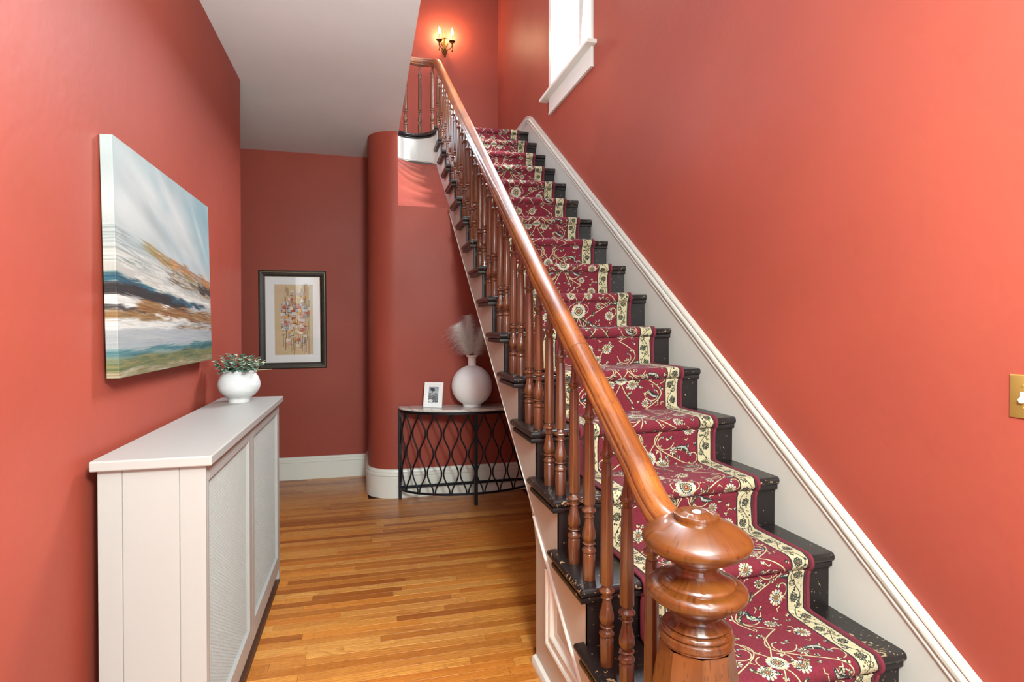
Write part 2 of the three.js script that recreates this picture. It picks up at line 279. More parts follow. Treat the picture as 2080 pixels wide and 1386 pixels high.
// ------------------------------------------------------------------ staircase
const stairs = thing('staircase', 'straight flight of dark brown painted steps with a cream panelled open side', 'staircase');
{
  const inR = 0.017;
  for (let k = 1; k <= 16; k++) {
    const z0 = -Zn(k) + inR, z1 = -(Zn(k + 1) - 0.03) + 0.004, x0 = 0.70 + inR;
    const plan = shapeOf([[x0, z0], [1.742, z0], [1.742, z1], [0.75, z1], [0.748, z1 + 0.028], [x0, z1 + 0.028]]);
    const g = exXZ(plan, Yt(k, XR) - inR - 0.001, Yt(k, XR) - inR, { bevelEnabled: true, bevelSize: inR - 0.0005, bevelThickness: inR - 0.0005, bevelSegments: 5, depth: 0.001 });
    const tread = part(stairs, 'tread', toCreasedNormals(uvBox(tilted(g), 0.9, k * 0.37, k * 0.61), 0.8), M.tread);
    const zr = -(Zn(k) - 0.03);
    const cv = exXZ(shapeOf([[0.709, zr - 0.012], [1.735, zr - 0.012], [1.735, zr + 0.01], [FACE + 0.02, zr + 0.01], [FACE + 0.02, zr + GOING - 0.004], [0.709, zr + GOING - 0.004]]), 0, 0.012, { bevelEnabled: true, bevelSize: 0.005, bevelThickness: 0.005, bevelSegments: 2 });
    cv.translate(0, Yt(k) - 0.0345 - 0.017, 0);
    part(tread, 'cove_molding', toCreasedNormals(uvBox(tilted(cv)), 0.6), M.riser);
    part(stairs, 'riser', uvBox(tilted(new THREE.BoxGeometry(1.74 - FACE, RISE - 0.02, 0.02, 1, 1, 1).translate((1.74 + FACE) / 2, Yt(k) - 0.02 - (RISE - 0.02) / 2, Zn(k) - 0.03 - 0.01)), 0.8, k * 0.3, k * 0.23), M.riser);
  }
  // top riser below the landing and the landing's nosing
  part(stairs, 'riser', uvBox(tilted(new THREE.BoxGeometry(1.0, RISE - 0.02, 0.02).translate(1.24, Yt(17) - 0.02 - (RISE - 0.02) / 2, Zn(17) - 0.04)), 0.8), M.riser);
  part(stairs, 'landing_nosing', toCreasedNormals(uvBox(tilted(exXZ(shapeOf([[0.717, -Zn(17) + inR], [1.742, -Zn(17) + inR], [1.742, 6.09], [0.717, 6.09]]), Yt(17) - inR, 0, { bevelEnabled: true, bevelSize: inR, bevelThickness: inR, bevelSegments: 5, depth: 0.001 })), 0.9), 0.8), M.tread);
  // open (cut) stringer and the spandrel below it in one board, with a triangular sunk panel
  const yb = (z) => 0.796 + 0.704 * (-z - 2.66), T = tilt(FACE);
  const s = new THREE.Shape(); s.moveTo(0.95, 0.0); s.lineTo(0.95, 0.15);
  s.lineTo(-(Zn(1) - 0.034), 0.15); 
  for (let k = 1; k <= 17; k++) { const zr = -(Zn(k) - 0.034); s.lineTo(zr, Yt(k) + T - 0.033); if (k < 17) s.lineTo(-(Zn(k + 1) - 0.034), Yt(k) + T - 0.033); }
  s.lineTo(-WELL.z + 0.001, Yt(17) + T - 0.033); s.lineTo(-WELL.z + 0.001, yb(WELL.z));
  s.lineTo(2.74, yb(-2.74)); s.bezierCurveTo(2.56, yb(-2.56), 2.43, yb(-2.46), 2.42, 0.49); s.lineTo(2.42, 0); s.closePath();
  const A = [2.271, yb(-2.271) - 0.012], B = [2.271, 0.169], C = [1.75, 0.169];
  s.holes.push(new THREE.Path([V2(...A), V2(...B), V2(-(-1.80), 0.169)]));
  const stringer = part(stairs, 'stringer', uvBox(exYZ(s, FACE, FACE + 0.03)), M.cream, 'cream painted cut stringer');
  part(stringer, 'panel', uvBox(exYZ([[2.30, 0.12], [1.7, 0.12], [2.30, 0.60]], FACE + 0.016, FACE + 0.028)), M.cream);
  // raised bead along the rake below the cut steps
  const bead = [V3(FACE, yb(-1.2), -1.2), V3(FACE, yb(-2.45), -2.45)];
  part(stringer, 'bead_molding', sweep([[0, -0.008], [0.006, -0.006], [0.009, 0], [0.006, 0.006], [0, 0.008], [-0.01, 0.008], [-0.01, -0.008]].map(([a, b]) => [-a, b]), bead), M.trim);
  const bead2 = []; for (let i = 0; i <= 30; i++) { const z = lerp(-2.45, -6.07, i / 30); bead2.push(V3(FACE, yb(z) + 0.012, z)); }
  part(stringer, 'bead_molding', sweep([[0, -0.003], [0.0035, 0], [0, 0.003], [-0.01, 0.003], [-0.01, -0.003]].map(([a, b]) => [-a, b]), bead2), M.trim);
  // stepped panel moulding on the upright and level sides of the sunk panel
  const pm = [[-0.02, -0.004], [0.0, -0.004], [0.007, 0.0], [0.009, 0.008], [0.006, 0.016], [-0.003, 0.02], [-0.004, 0.046], [0.004, 0.05], [0.005, 0.056], [0.001, 0.062], [-0.01, 0.068], [-0.012, 0.086], [-0.018, 0.09], [-0.02, 0.09]];
  const bar = (a, b, cut) => { // a -> b in (z, y), inward on the left
    const d = V2(b[0] - a[0], b[1] - a[1]), L = d.length(); d.normalize(); const n = V2(d.y, -d.x), P = [], I = [];
    for (const [e, p] of [[0, a], [1, b]]) for (const [o, w] of pm) { const sh = e ? -cut[1] * w : cut[0] * w; const q = V2(p[0], p[1]).addScaledVector(d, sh).addScaledVector(n, w); P.push(FACE - o, q.y, -q.x); }
    const m = pm.length; for (let j = 0; j < m - 1; j++) I.push(j, j + 1, m + j, j + 1, m + j + 1, m + j);
    const g = new THREE.BufferGeometry(); g.setAttribute('position', new THREE.Float32BufferAttribute(P, 3)); g.setIndex(I); const q = g.toNonIndexed(); q.computeVertexNormals(); return uvBox(q);
  };
  // (s = -z): upright at s = 2.271 going down, level bar going towards the newel (smaller s)
  const up = bar([2.271, A[1] - 0.02], [2.271, 0.169], [0, 1]), lv = bar([2.271, 0.169], [1.80, 0.169], [1, 0]);
  for (const g of [up, lv]) { const p = g.attributes.position; void p; }
  part(stringer, 'panel_molding', up, M.trim); part(stringer, 'panel_molding', lv, M.trim);
  part(stringer, 'shoe_molding', sweep([[0, 0], [0.02, 0], [0.02, 0.02], [0.014, 0.034], [0, 0.04]].map(([a, b]) => [-a, b]), [V3(FACE, 0, -0.95), V3(FACE, 0, -2.425)]), M.trim);
  // closed end of the spandrel and plaster soffit of the flight
  part(stairs, 'spandrel_end', box(FACE + 0.03, 1.745, 0, 0.62, -2.42, -2.40), M.cream);
  part(stairs, 'soffit', uvBox(exYZ([[2.42, 0.6], [6.07, yb(-6.07) + 0.02], [6.07, yb(-6.07) + 0.07], [2.42, 0.66]], FACE + 0.031, 1.745)), M.wall);
  // curved apron of the well
  const band = [], N = 36; const P = [], I = [], UV = [];
  for (let i = 0; i <= N; i++) { const th = PI * i / N; for (const [r, y] of [[0.23, 0], [0.23, 1], [0.262, 1], [0.262, 0]]) { const yb0 = 3.215 + 0.10 * Math.sin(Math.min(th, PI * 0.55)) ** 0.8; const yy = y ? 3.585 : yb0; P.push(WELL.x + r * Math.cos(th), yy, WELL.z - r * Math.sin(th)); UV.push(th * r, yy); } }
  for (let i = 0; i < N; i++) for (let j = 0; j < 4; j++) { const a = i * 4 + j, b = i * 4 + (j + 1) % 4; I.push(a, b, a + 4, b, b + 4, a + 4); }
  const g = new THREE.BufferGeometry(); g.setAttribute('position', new THREE.Float32BufferAttribute(P, 3)); g.setAttribute('uv', new THREE.Float32BufferAttribute(UV, 2)); g.setIndex(I); g.computeVertexNormals();
  part(stairs, 'well_apron', toCreasedNormals(g, 0.7), M.cream, 'curved cream apron at the head of the stairs');
  const abead = []; for (let i = 0; i <= 40; i++) { const th = PI * i / 40, yb0 = 3.215 + 0.10 * Math.sin(Math.min(th, PI * 0.55)) ** 0.8; abead.push([WELL.x + 0.229 * Math.cos(th), yb0 + 0.012, WELL.z - 0.229 * Math.sin(th)]); }
  part(stairs, 'apron_bead', tube(abead, 0.005, 80, 6), M.cream);
  part(stairs, 'well_apron', box(0.262, 0.285, 3.217, 3.585, -6.07, -5.953), M.cream);
  // dark half-round nosing of the landing round the well
  const arc = (r0, r1, y0, y1, bv) => { const q = new THREE.Shape(); q.absarc(WELL.x, -WELL.z, r1, 0, PI, false); q.absarc(WELL.x, -WELL.z, r0, PI, 0, true); q.closePath(); const h = exXZ(q, 0, 0, { bevelEnabled: true, bevelSize: bv, bevelThickness: bv, bevelSegments: 4, depth: Math.max(y1 - y0 - 2 * bv, 0.001), curveSegments: 40 }); h.translate(0, y0 + bv, 0); return toCreasedNormals(uvBox(h), 0.8); };
  part(stairs, 'well_nosing', arc(0.212, 0.30, 3.578, 3.612, 0.016), M.tread);
  part(stairs, 'well_nosing', arc(0.222, 0.25, 3.558, 3.577, 0.006), M.riser);
}

// ------------------------------------------------------------------ balustrade
const balustrade = thing('balustrade', 'varnished walnut balustrade with turned balusters, moulded handrail and mushroom-topped newel', 'banister');
const railC = (z) => { const T = [[-6.3, 0.612], [-5, 0.615], [-4, 0.627], [-3, 0.633], [-2.4, 0.642], [-1.97, 0.668], [-1.75, 0.68], [-1.5, 0.688], [-1.38, 0.70], [-1, 0.72]]; for (let i = 1; i < T.length; i++) if (z <= T[i][0]) { const t = (z - T[i - 1][0]) / (T[i][0] - T[i - 1][0]); return lerp(T[i - 1][1], T[i][1], clamp(t, 0, 1)); } return 0.7; };
const railY = (z) => noseLine(z) + railC(z);
const XB = 0.757, ZN = -1.19;
{
  const half = [[0.022, -0.041], [0.028, -0.036], [0.028, -0.028], [0.036, -0.022], [0.0425, -0.014], [0.043, -0.004], [0.0405, 0.004], [0.037, 0.008], [0.0385, 0.013], [0.036, 0.022], [0.029, 0.031], [0.018, 0.0375], [0.008, 0.04]];
  const prof = [...half, ...half.slice().reverse().map(([a, b]) => [-a, b])];
  const low = []; for (let i = 0; i <= 40; i++) { const z = lerp(-1.26, -1.953, i / 40); const lv = 0.99; let y = railY(z); y = y < lv + 0.03 ? Math.max(y, lv + (y - lv) * 0.3) : y; const e = clamp((-z - 1.26) / 0.22, 0, 1); y = lerp(1.0, railY(z), e * e * (3 - 2 * e) < 0 ? 0 : Math.min(1, 0.15 + 0.85 * e)); low.push(V3(XB, y, z)); }
  part(balustrade, 'handrail', sweep(prof, low, { vs: 0.9, us: 0.35 }), M.rail, 'worn lower length of the handrail');
  const up = []; for (let i = 0; i <= 100; i++) { const z = lerp(-1.9545, WELL.z, i / 100); up.push(V3(XB, railY(z), z)); }
  const y0 = railY(WELL.z), rr = XB - WELL.x;
  for (let i = 1; i <= 30; i++) { const th = PI * i / 30; const run = rr * th; const y = 4.435 - (4.435 - y0) * Math.exp(-run * 0.7 / (4.435 - y0) * 1.05); up.push(V3(WELL.x + rr * Math.cos(th), y, WELL.z - rr * Math.sin(th))); }
  for (let i = 1; i <= 36; i++) up.push(V3(WELL.x - rr, 4.435, WELL.z + 0.1 * i));
  part(balustrade, 'handrail', sweep(prof, up, { vs: 0.9, us: 0.35 }), M.rail);

  function baluster(x, z, y0, ytop) {
    const H = ytop - y0, o = outline([[0.0001, 0], [0.0215, 0], [0.0222, 0.088], [0.0205, 0.093], ['b', 0.094, 0.112, 0.019, 0.0245], [0.0145, 0.115], [0.0135, 0.119], [0.0145, 0.1225], ['b', 0.123, 0.132, 0.016, 0.0232],
      [0.0175, 0.1345], [0.0232, 0.147], [0.0240, 0.157], [0.0228, 0.168], [0.0195, 0.182], [0.0162, 0.196], [0.0138, 0.21], [0.013, 0.216], ['b', 0.217, 0.225, 0.014, 0.0195], [0.0145, 0.229], [0.015, 0.235], ['b', 0.236, 0.251, 0.0175, 0.0258], [0.0148, 0.255], [0.014, 0.263], [0.0206, 0.2645], [0.0216, 0.27],
      [0.0205, lerp(0.27, H - 0.16, 0.4)], [0.0178, H - 0.165], [0.0172, H - 0.152], [0.0135, H - 0.15], [0.0135, H - 0.142], [0.0165, H - 0.138], ['b', H - 0.136, H - 0.118, 0.0165, 0.0235], [0.0155, H - 0.112], [0.0125, H - 0.095], [0.0105, H - 0.07], [0.0098, H - 0.045], [0.0105, H], [0.0001, H]]);
    const g = lathe(o, 20, 0.9, 1); const uv = g.attributes.uv, du = hash(Math.round(x * 1000), Math.round(z * 1000), 3), dv = hash(Math.round(z * 1000), 7, 5);
    for (let i = 0; i < uv.count; i++) uv.setXY(i, uv.getX(i) + du, uv.getY(i) + dv);
    const m = part(balustrade, 'baluster', toCreasedNormals(g, 0.9), M.walnut); m.position.set(x, y0, z); m.rotation.y = du * 6; return m;
  }
  for (let k = 1; k <= 16; k++) for (const off of [0.075, 0.222]) { const z = Zn(k) - off; if (k === 1 && off < 0.1) continue; baluster(XB, z, Yt(k, XB) - 0.001, railY(z) - 0.03); }
  for (const th of [0.0, 0.62, 1.25, 1.88, 2.5]) baluster(WELL.x + rr * Math.cos(th), WELL.z - rr * Math.sin(th) + (th === 0 ? 0.0 : 0), 3.61, (th < 0.5 ? y0 + 0.01 : 4.40) - 0.02);

  for (let i = 0; i < 24; i++) baluster(WELL.x - rr, WELL.z + 0.06 + 0.145 * i, 3.61, 4.40);   // along the edge of the upper hall, whose shadows fall on the wall
  // newel post: turned mushroom cap on an eight-sided tapering shaft
  const np = new THREE.Group(); np.name = 'newel_post'; np.position.set(XB, 0, ZN); balustrade.add(np);
  const cap = outline([[0.0001, 0.755], [0.076, 0.756], [0.084, 0.763], ['b', 0.765, 0.783, 0.083, 0.0868], ['b', 0.785, 0.797, 0.078, 0.0818], ['b', 0.799, 0.806, 0.069, 0.073], [0.062, 0.811], [0.055, 0.817], [0.052, 0.823], [0.054, 0.829], [0.058, 0.832], [0.06, 0.836], [0.072, 0.843], [0.09, 0.853], [0.106, 0.865], [0.114, 0.874], [0.1165, 0.883], [0.114, 0.891], [0.106, 0.897], [0.097, 0.9], [0.0888, 0.8995], [0.0888, 0.904], [0.085, 0.908], [0.07, 0.913], [0.058, 0.921], [0.05, 0.931], [0.0485, 0.938], [0.051, 0.943], [0.055, 0.945], [0.056, 0.949], [0.0535, 0.9525],
    [0.066, 0.956], [0.084, 0.963], [0.104, 0.974], [0.119, 0.986], [0.1262, 0.998], [0.1255, 1.006], [0.118, 1.016], [0.103, 1.026], [0.083, 1.037], [0.066, 1.044], [0.056, 1.0475], [0.0525, 1.0475], [0.052, 1.052], [0.0535, 1.056], [0.052, 1.06], [0.048, 1.062], [0.043, 1.06], [0.04, 1.0565], [0.037, 1.0565], [0.034, 1.06], [0.028, 1.064], [0.02, 1.0655], [0.014, 1.063], [0.0001, 1.062]]);
  part(np, 'newel_cap', toCreasedNormals(lathe(cap, 64, 0.8, 1), 0.9), M.newel);
  const btn = part(np, 'cap_button', lathe([[0.0001, 1.061], [0.011, 1.062], [0.0105, 1.0655], [0.006, 1.068], [0.0001, 1.0685]], 20), std({ color: '#e8dfd2', roughness: 0.4 }), 'pale plug in the middle of the newel cap'); void btn;
  const ang = Math.atan2(-0.537 * Math.cos(0.157) + 0.844 * Math.sin(0.157), 0.844 * Math.cos(0.157) + 0.537 * Math.sin(0.157));
  const sh = new THREE.LatheGeometry([[0.158, 0.13], [0.158, 0.2], [0.15, 0.26], [0.135, 0.4], [0.118, 0.52], [0.101, 0.65], [0.0845, 0.758]].map((p) => V2(...p)), 8).toNonIndexed(); sh.rotateY(ang); sh.computeVertexNormals();
  part(np, 'newel_shaft', uvBox(sh, 0.8, 0.3, 0.1), M.newel);
  part(np, 'newel_base', new THREE.CylinderGeometry(0.17, 0.175, 0.14, 8).rotateY(ang).translate(0, 0.07, 0), M.newel);
}

// ------------------------------------------------------------------ stair runner
const runner = thing('stair_runner', 'crimson floral stair runner with cream scrollwork borders wrapping the steps', 'carpet');
{
  const X0 = 0.93, X1 = 1.612, LEN = 1.364;
  const tex = canvasTex(1024, 2048, (c, w, h) => {
    const R = rng(77), G0 = '#84152c';
    c.fillStyle = G0; c.fillRect(0, 0, w, h);
    for (let i = 0; i < 16000; i++) { c.fillStyle = R() < 0.5 ? 'rgba(50,4,12,0.14)' : 'rgba(190,50,80,0.10)'; c.fillRect(R() * w, R() * h, 2, 10 + R() * 40); }
    const wrap = (y, f) => { for (const d of [-h, 0, h]) if (y + d > -420 && y + d < h + 420) { c.save(); c.translate(0, y + d); f(); c.restore(); } };
    const cream = '#e0d0a6', gold = '#9c7f45', dark = '#191a1c', blue = '#aab6b6', green = '#39473a', olive = '#7d7a4c';
    const stroke = (col, lw, pts) => { c.strokeStyle = col; c.lineWidth = lw; c.lineCap = 'round'; c.lineJoin = 'round'; c.beginPath(); pts.forEach((p, i) => i ? c.lineTo(p[0], p[1]) : c.moveTo(p[0], p[1])); c.stroke(); };
    const dot = (x, y, r, col) => { c.fillStyle = col; c.beginPath(); c.arc(x, y, r, 0, 7); c.fill(); };
    // rosette of many small knots, in three or four colours
    const flower = (x, y, r, a = 0, n = 10) => {
      dot(x, y, r * 0.92, dark);
      for (let i = 0; i < n; i++) { const t = a + i * 2 * PI / n, k = ['#e6dcc0', '#c3cbc8', '#d8cba0', '#e6dcc0'][i % 4]; for (const [q, s] of [[1.0, 0.2], [0.78, 0.21], [0.56, 0.14]]) dot(x + Math.cos(t) * r * q, y + Math.sin(t) * r * q, r * s, k); }
      for (let i = 0; i < n; i++) { const t = a + (i + 0.5) * 2 * PI / n; dot(x + Math.cos(t) * r * 0.62, y + Math.sin(t) * r * 0.62, r * 0.1, dark); }
      dot(x, y, r * 0.38, gold); dot(x, y, r * 0.22, G0); dot(x, y, r * 0.1, cream);
    };
    const leaf = (x, y, a, L, col = blue) => { c.save(); c.translate(x, y); c.rotate(a); for (let i = 0; i <= 9; i++) { const t = i / 9, bx = t * L, by = -Math.sin(t * 2.6) * L * 0.3, r = L * 0.13 * Math.sin(PI * (0.12 + 0.8 * t)); dot(bx, by, r * 1.35, dark); } for (let i = 0; i <= 9; i++) { const t = i / 9, bx = t * L, by = -Math.sin(t * 2.6) * L * 0.3, r = L * 0.13 * Math.sin(PI * (0.12 + 0.8 * t)); dot(bx, by - r * 0.4, r * 0.62, i % 3 ? col : cream); dot(bx + r * 0.3, by + r * 0.5, r * 0.3, green); } c.restore(); };
    const vine = (pts, lw = 5) => { stroke('#5a1a24', lw + 5, pts); stroke(gold, lw + 2.5, pts); stroke(cream, lw + 1, pts); };
    const scroll = (x, y, a, r, turn) => { const p = []; for (let i = 0; i <= 34; i++) { const t = i / 34, ang = a + turn * t * 4.2, rad = r * (1 - 0.74 * t); p.push([x + Math.cos(ang) * rad, y + Math.sin(ang) * rad]); } vine(p, 4.5); const e = p[34]; dot(e[0], e[1], 10, dark); dot(e[0], e[1], 7, blue); };
    for (const m of [1, -1]) {
      c.save(); c.translate(512, 0); c.scale(m, 1);
      for (let q = 0; q < 4; q++) {
        const y0 = q * 512, alt = q % 2;
        wrap(y0, () => {
          const cur = []; for (let i = 0; i <= 60; i++) { const t = i / 60; cur.push([195 + 150 * Math.sin(t * 2 * PI + (alt ? PI : 0)), t * 512]); } vine(cur, 5.5);
          scroll(alt ? 115 : 265, 130, alt ? 0.3 : PI, 84, alt ? 1 : -1); scroll(alt ? 280 : 105, 380, alt ? PI : 0.2, 82, alt ? -1 : 1); scroll(52, 250, -PI / 2, 58, 1); scroll(335, 256, PI / 2, 54, -1);
          flower(alt ? 310 : 84, 64, 36, 0.2, 12); flower(alt ? 96 : 306, 306, 38, 0.5, 12); flower(206, 460, 27, 0.1); flower(190, 210, 24, 0.3, 8);
          leaf(alt ? 210 : 320, 190, 0.6, 112); leaf(alt ? 330 : 200, 410, -2.4, 108); leaf(60, 430, -0.9, 70, olive); leaf(150, 250, 2.2, 64, gold);
          for (let i = 0; i < 26; i++) { const x = 14 + R() * 350, y = R() * 512; dot(x, y, 11, dark); for (let k = 0; k < 5; k++) dot(x + (R() - 0.5) * 22, y + (R() - 0.5) * 20, 3 + R() * 3.5, [cream, olive, blue, cream][k % 4]); }
          for (let i = 0; i < 12; i++) { const x = 14 + R() * 350, y = R() * 512, a = R() * 6; vine([[x, y], [x + 18 * Math.cos(a), y + 18 * Math.sin(a)], [x + 30 * Math.cos(a + 0.8), y + 30 * Math.sin(a + 0.8)]], 3.4); }
        });
      }
      for (const y of [256, 1280]) wrap(y, () => { vine([[0, 60], [34, 150], [80, 240]]); vine([[0, -60], [36, -160], [96, -230]]); flower(0, 0, 58, 0, 16); flower(0, -104, 26); leaf(14, 70, 0.9, 74, olive); });
      for (const y of [768, 1792]) wrap(y, () => { vine([[0, -40], [50, -110], [84, -190]]); vine([[0, 40], [40, 120], [96, 190]]); flower(0, 0, 44, 0.4, 14); });
      c.restore();
    }
    for (const m of [0, 1]) {
      c.save(); if (m) { c.translate(w, 0); c.scale(-1, 1); }
      c.fillStyle = '#6f1526'; c.fillRect(0, 0, 24, h); c.fillStyle = dark; c.fillRect(20, 0, 8, h); c.fillStyle = '#ded0a8'; c.fillRect(28, 0, 102, h); c.fillStyle = dark; c.fillRect(128, 0, 9, h);
      for (let q = 0; q < 16; q++) {
        const y0 = q * 128 + 64, sg = q % 2 ? 1 : -1;
        wrap(y0, () => {
          const p = []; for (let i = 0; i <= 20; i++) { const t = i / 20; p.push([79 + sg * 32 * Math.sin(t * PI), -64 + t * 128]); } stroke('#33332a', 4.5, p);
          for (let k = 0; k < 7; k++) { const a = k * 0.9, px = 79 - sg * 12 + Math.cos(a) * 19, py = Math.sin(a) * 19; dot(px, py, 9, '#1d2224'); dot(px, py, 4.2, k % 2 ? '#c9ba8c' : '#8d8a6a'); }
          dot(79 - sg * 12, 0, 10, '#23282a'); dot(79 - sg * 12, 0, 6, q % 3 ? '#a3905a' : '#9a6a3a');
          const s2 = []; for (let i = 0; i <= 18; i++) { const t = i / 18, a = t * 4.8; s2.push([79 + sg * 18 + Math.cos(a) * 24 * (1 - 0.7 * t), 44 + Math.sin(a) * 22 * (1 - 0.7 * t)]); } stroke('#33332a', 4.5, s2); for (let k = 0; k < 5; k++) { const a = k * 1.26 + 0.4; dot(79 + sg * 20 + Math.cos(a) * 13, 44 + Math.sin(a) * 13, 5.5, '#2b2c28'); dot(79 + sg * 20 + Math.cos(a) * 13, 44 + Math.sin(a) * 13, 3, k % 2 ? '#e6dcc0' : '#a98a4a'); }
          for (let k = 0; k < 12; k++) dot(40 + R() * 78, -62 + R() * 124, 3 + R() * 4.5, ['#23282a', '#8d7a44', '#4d5b50', '#2b2c28'][k % 4]);
        });
      }
      c.restore();
    }
  });
  const pile = dataTex(256, 256, (u, v) => { const k = 255 * (0.6 * vnoise(u * 90, v * 90, 90, 90, 5) + 0.4 * fbm(u, v, 12, 12, 3, 9)); return [k, k, k]; }, false, 3, 6);
  M.carpet = phys({ map: tex, color: new THREE.Color().setRGB(0.56, 0.54, 0.52), roughness: 0.95, sheen: 0.25, sheenRoughness: 0.5, sheenColor: new THREE.Color(0.8, 0.4, 0.5), bumpMap: pile, bumpScale: 0.003 });
  // outline of the runner in (s = -z, y): floor, then up each riser, round the nosing and back over the tread
  const th = 0.012, path = [];
  const put = (s, y) => path.push(V2(s, y));
  const zr = (k) => -(Zn(k) - 0.03);
  put(zr(1) - 0.018, 0.004);
  for (let k = 1; k <= 17; k++) {
    const y = Yt(k), n = -Zn(k);
    put(zr(k) - 0.018 - 0.004, y - RISE + 0.022 + (k === 1 ? 0 : 0)); put(zr(k) - 0.018, y - RISE * 0.5); put(zr(k) - 0.02, y - 0.068); put(zr(k) - 0.028, y - 0.05);
    for (let i = 0; i <= 8; i++) { const a = -PI * 0.5 + i / 8 * PI; put(n + 0.016 - 0.03 * Math.cos(a), y - 0.017 + 0.029 * Math.sin(a)); }
    put(n + 0.05, y + th); put(n + 0.14, y + th);
    if (k < 17) { put(zr(k + 1) - 0.045, y + th); put(zr(k + 1) - 0.027, y + th + 0.005); }
    else put(n + 0.4, y + th);
  }
  const cols = 22, P = [], U = [], I = []; let len = 0;
  const xs = []; for (let j = 0; j <= cols; j++) xs.push(j);
  path.forEach((p, i) => {
    if (i) len += p.distanceTo(path[i - 1]);
    const a = path[Math.max(i - 1, 0)], b = path[Math.min(i + 1, path.length - 1)], t = b.clone().sub(a).normalize(), n = V2(-t.y, t.x); // outward (up / towards the camera)
    for (let j = 0; j <= cols; j++) {
      // first and last two columns roll down over the edge
      const e = j === 0 || j === cols ? [0, -0.011] : j === 1 || j === cols - 1 ? [0, -0.004] : j === 2 || j === cols - 2 ? [0.004, -0.0005] : [0, 0];
      let u = j <= 2 ? 0 : j >= cols - 2 ? 1 : (j - 2) / (cols - 4); u += (j < cols / 2 ? 1 : -1) * e[0] / (X1 - X0);
      if (j === 2) u = 0.006; if (j === cols - 2) u = 0.994;
      const x = lerp(X0, X1, u), wob = 0.0025 * Math.sin(i * 1.7 + 2) * (j < 4 || j > cols - 4 ? 1 : 0);
      const q = V2(p.x, p.y).addScaledVector(n, e[1]);
      P.push(x + wob, q.y + tilt(x), -q.x); U.push(u, len / LEN);
    }
  });
  for (let i = 0; i < path.length - 1; i++) for (let j = 0; j < cols; j++) { const a = i * (cols + 1) + j, b = a + cols + 1; I.push(a, a + 1, b, a + 1, b + 1, b); }
  const g = new THREE.BufferGeometry(); g.setAttribute('position', new THREE.Float32BufferAttribute(P, 3)); g.setAttribute('uv', new THREE.Float32BufferAttribute(U, 2)); g.setIndex(I); g.computeVertexNormals();
  part(runner, 'carpet_pile', g, M.carpet);
  // bound edges
  for (const x of [X0 - 0.002, X1 + 0.002]) {
    const pts = path.filter((_, i) => i % 1 === 0).map((p) => V3(x, p.y + tilt(x) - 0.004, -p.x));
    const cp = new THREE.CurvePath(); for (let i = 1; i < pts.length; i++) cp.add(new THREE.LineCurve3(pts[i - 1], pts[i]));
    const prof = []; for (let i = 0; i < 8; i++) prof.push([0.007 * Math.cos(i * PI / 4), 0.0075 * Math.sin(i * PI / 4)]);
    // ring sections in the x / path-normal plane
    const PP = [], II = []; pts.forEach((p, i) => { const a = pts[Math.max(i - 1, 0)], b = pts[Math.min(i + 1, pts.length - 1)], t = b.clone().sub(a).normalize(), n = V3(1, 0, 0).cross(t).normalize(); prof.forEach(([s, u]) => { const v = p.clone().addScaledVector(V3(1, 0, 0), s).addScaledVector(n, u); PP.push(v.x, v.y, v.z); }); });
    for (let i = 0; i < pts.length - 1; i++) for (let j = 0; j < 8; j++) { const a = i * 8 + j, b = i * 8 + (j + 1) % 8; II.push(a, a + 8, b, b, a + 8, b + 8); }
    const bg = new THREE.BufferGeometry(); bg.setAttribute('position', new THREE.Float32BufferAttribute(PP, 3)); bg.setIndex(II); bg.computeVertexNormals();
    part(runner, 'edge_binding', bg, std({ color: '#641826', roughness: 0.95 }), 'dark red bound edge');
  }
}

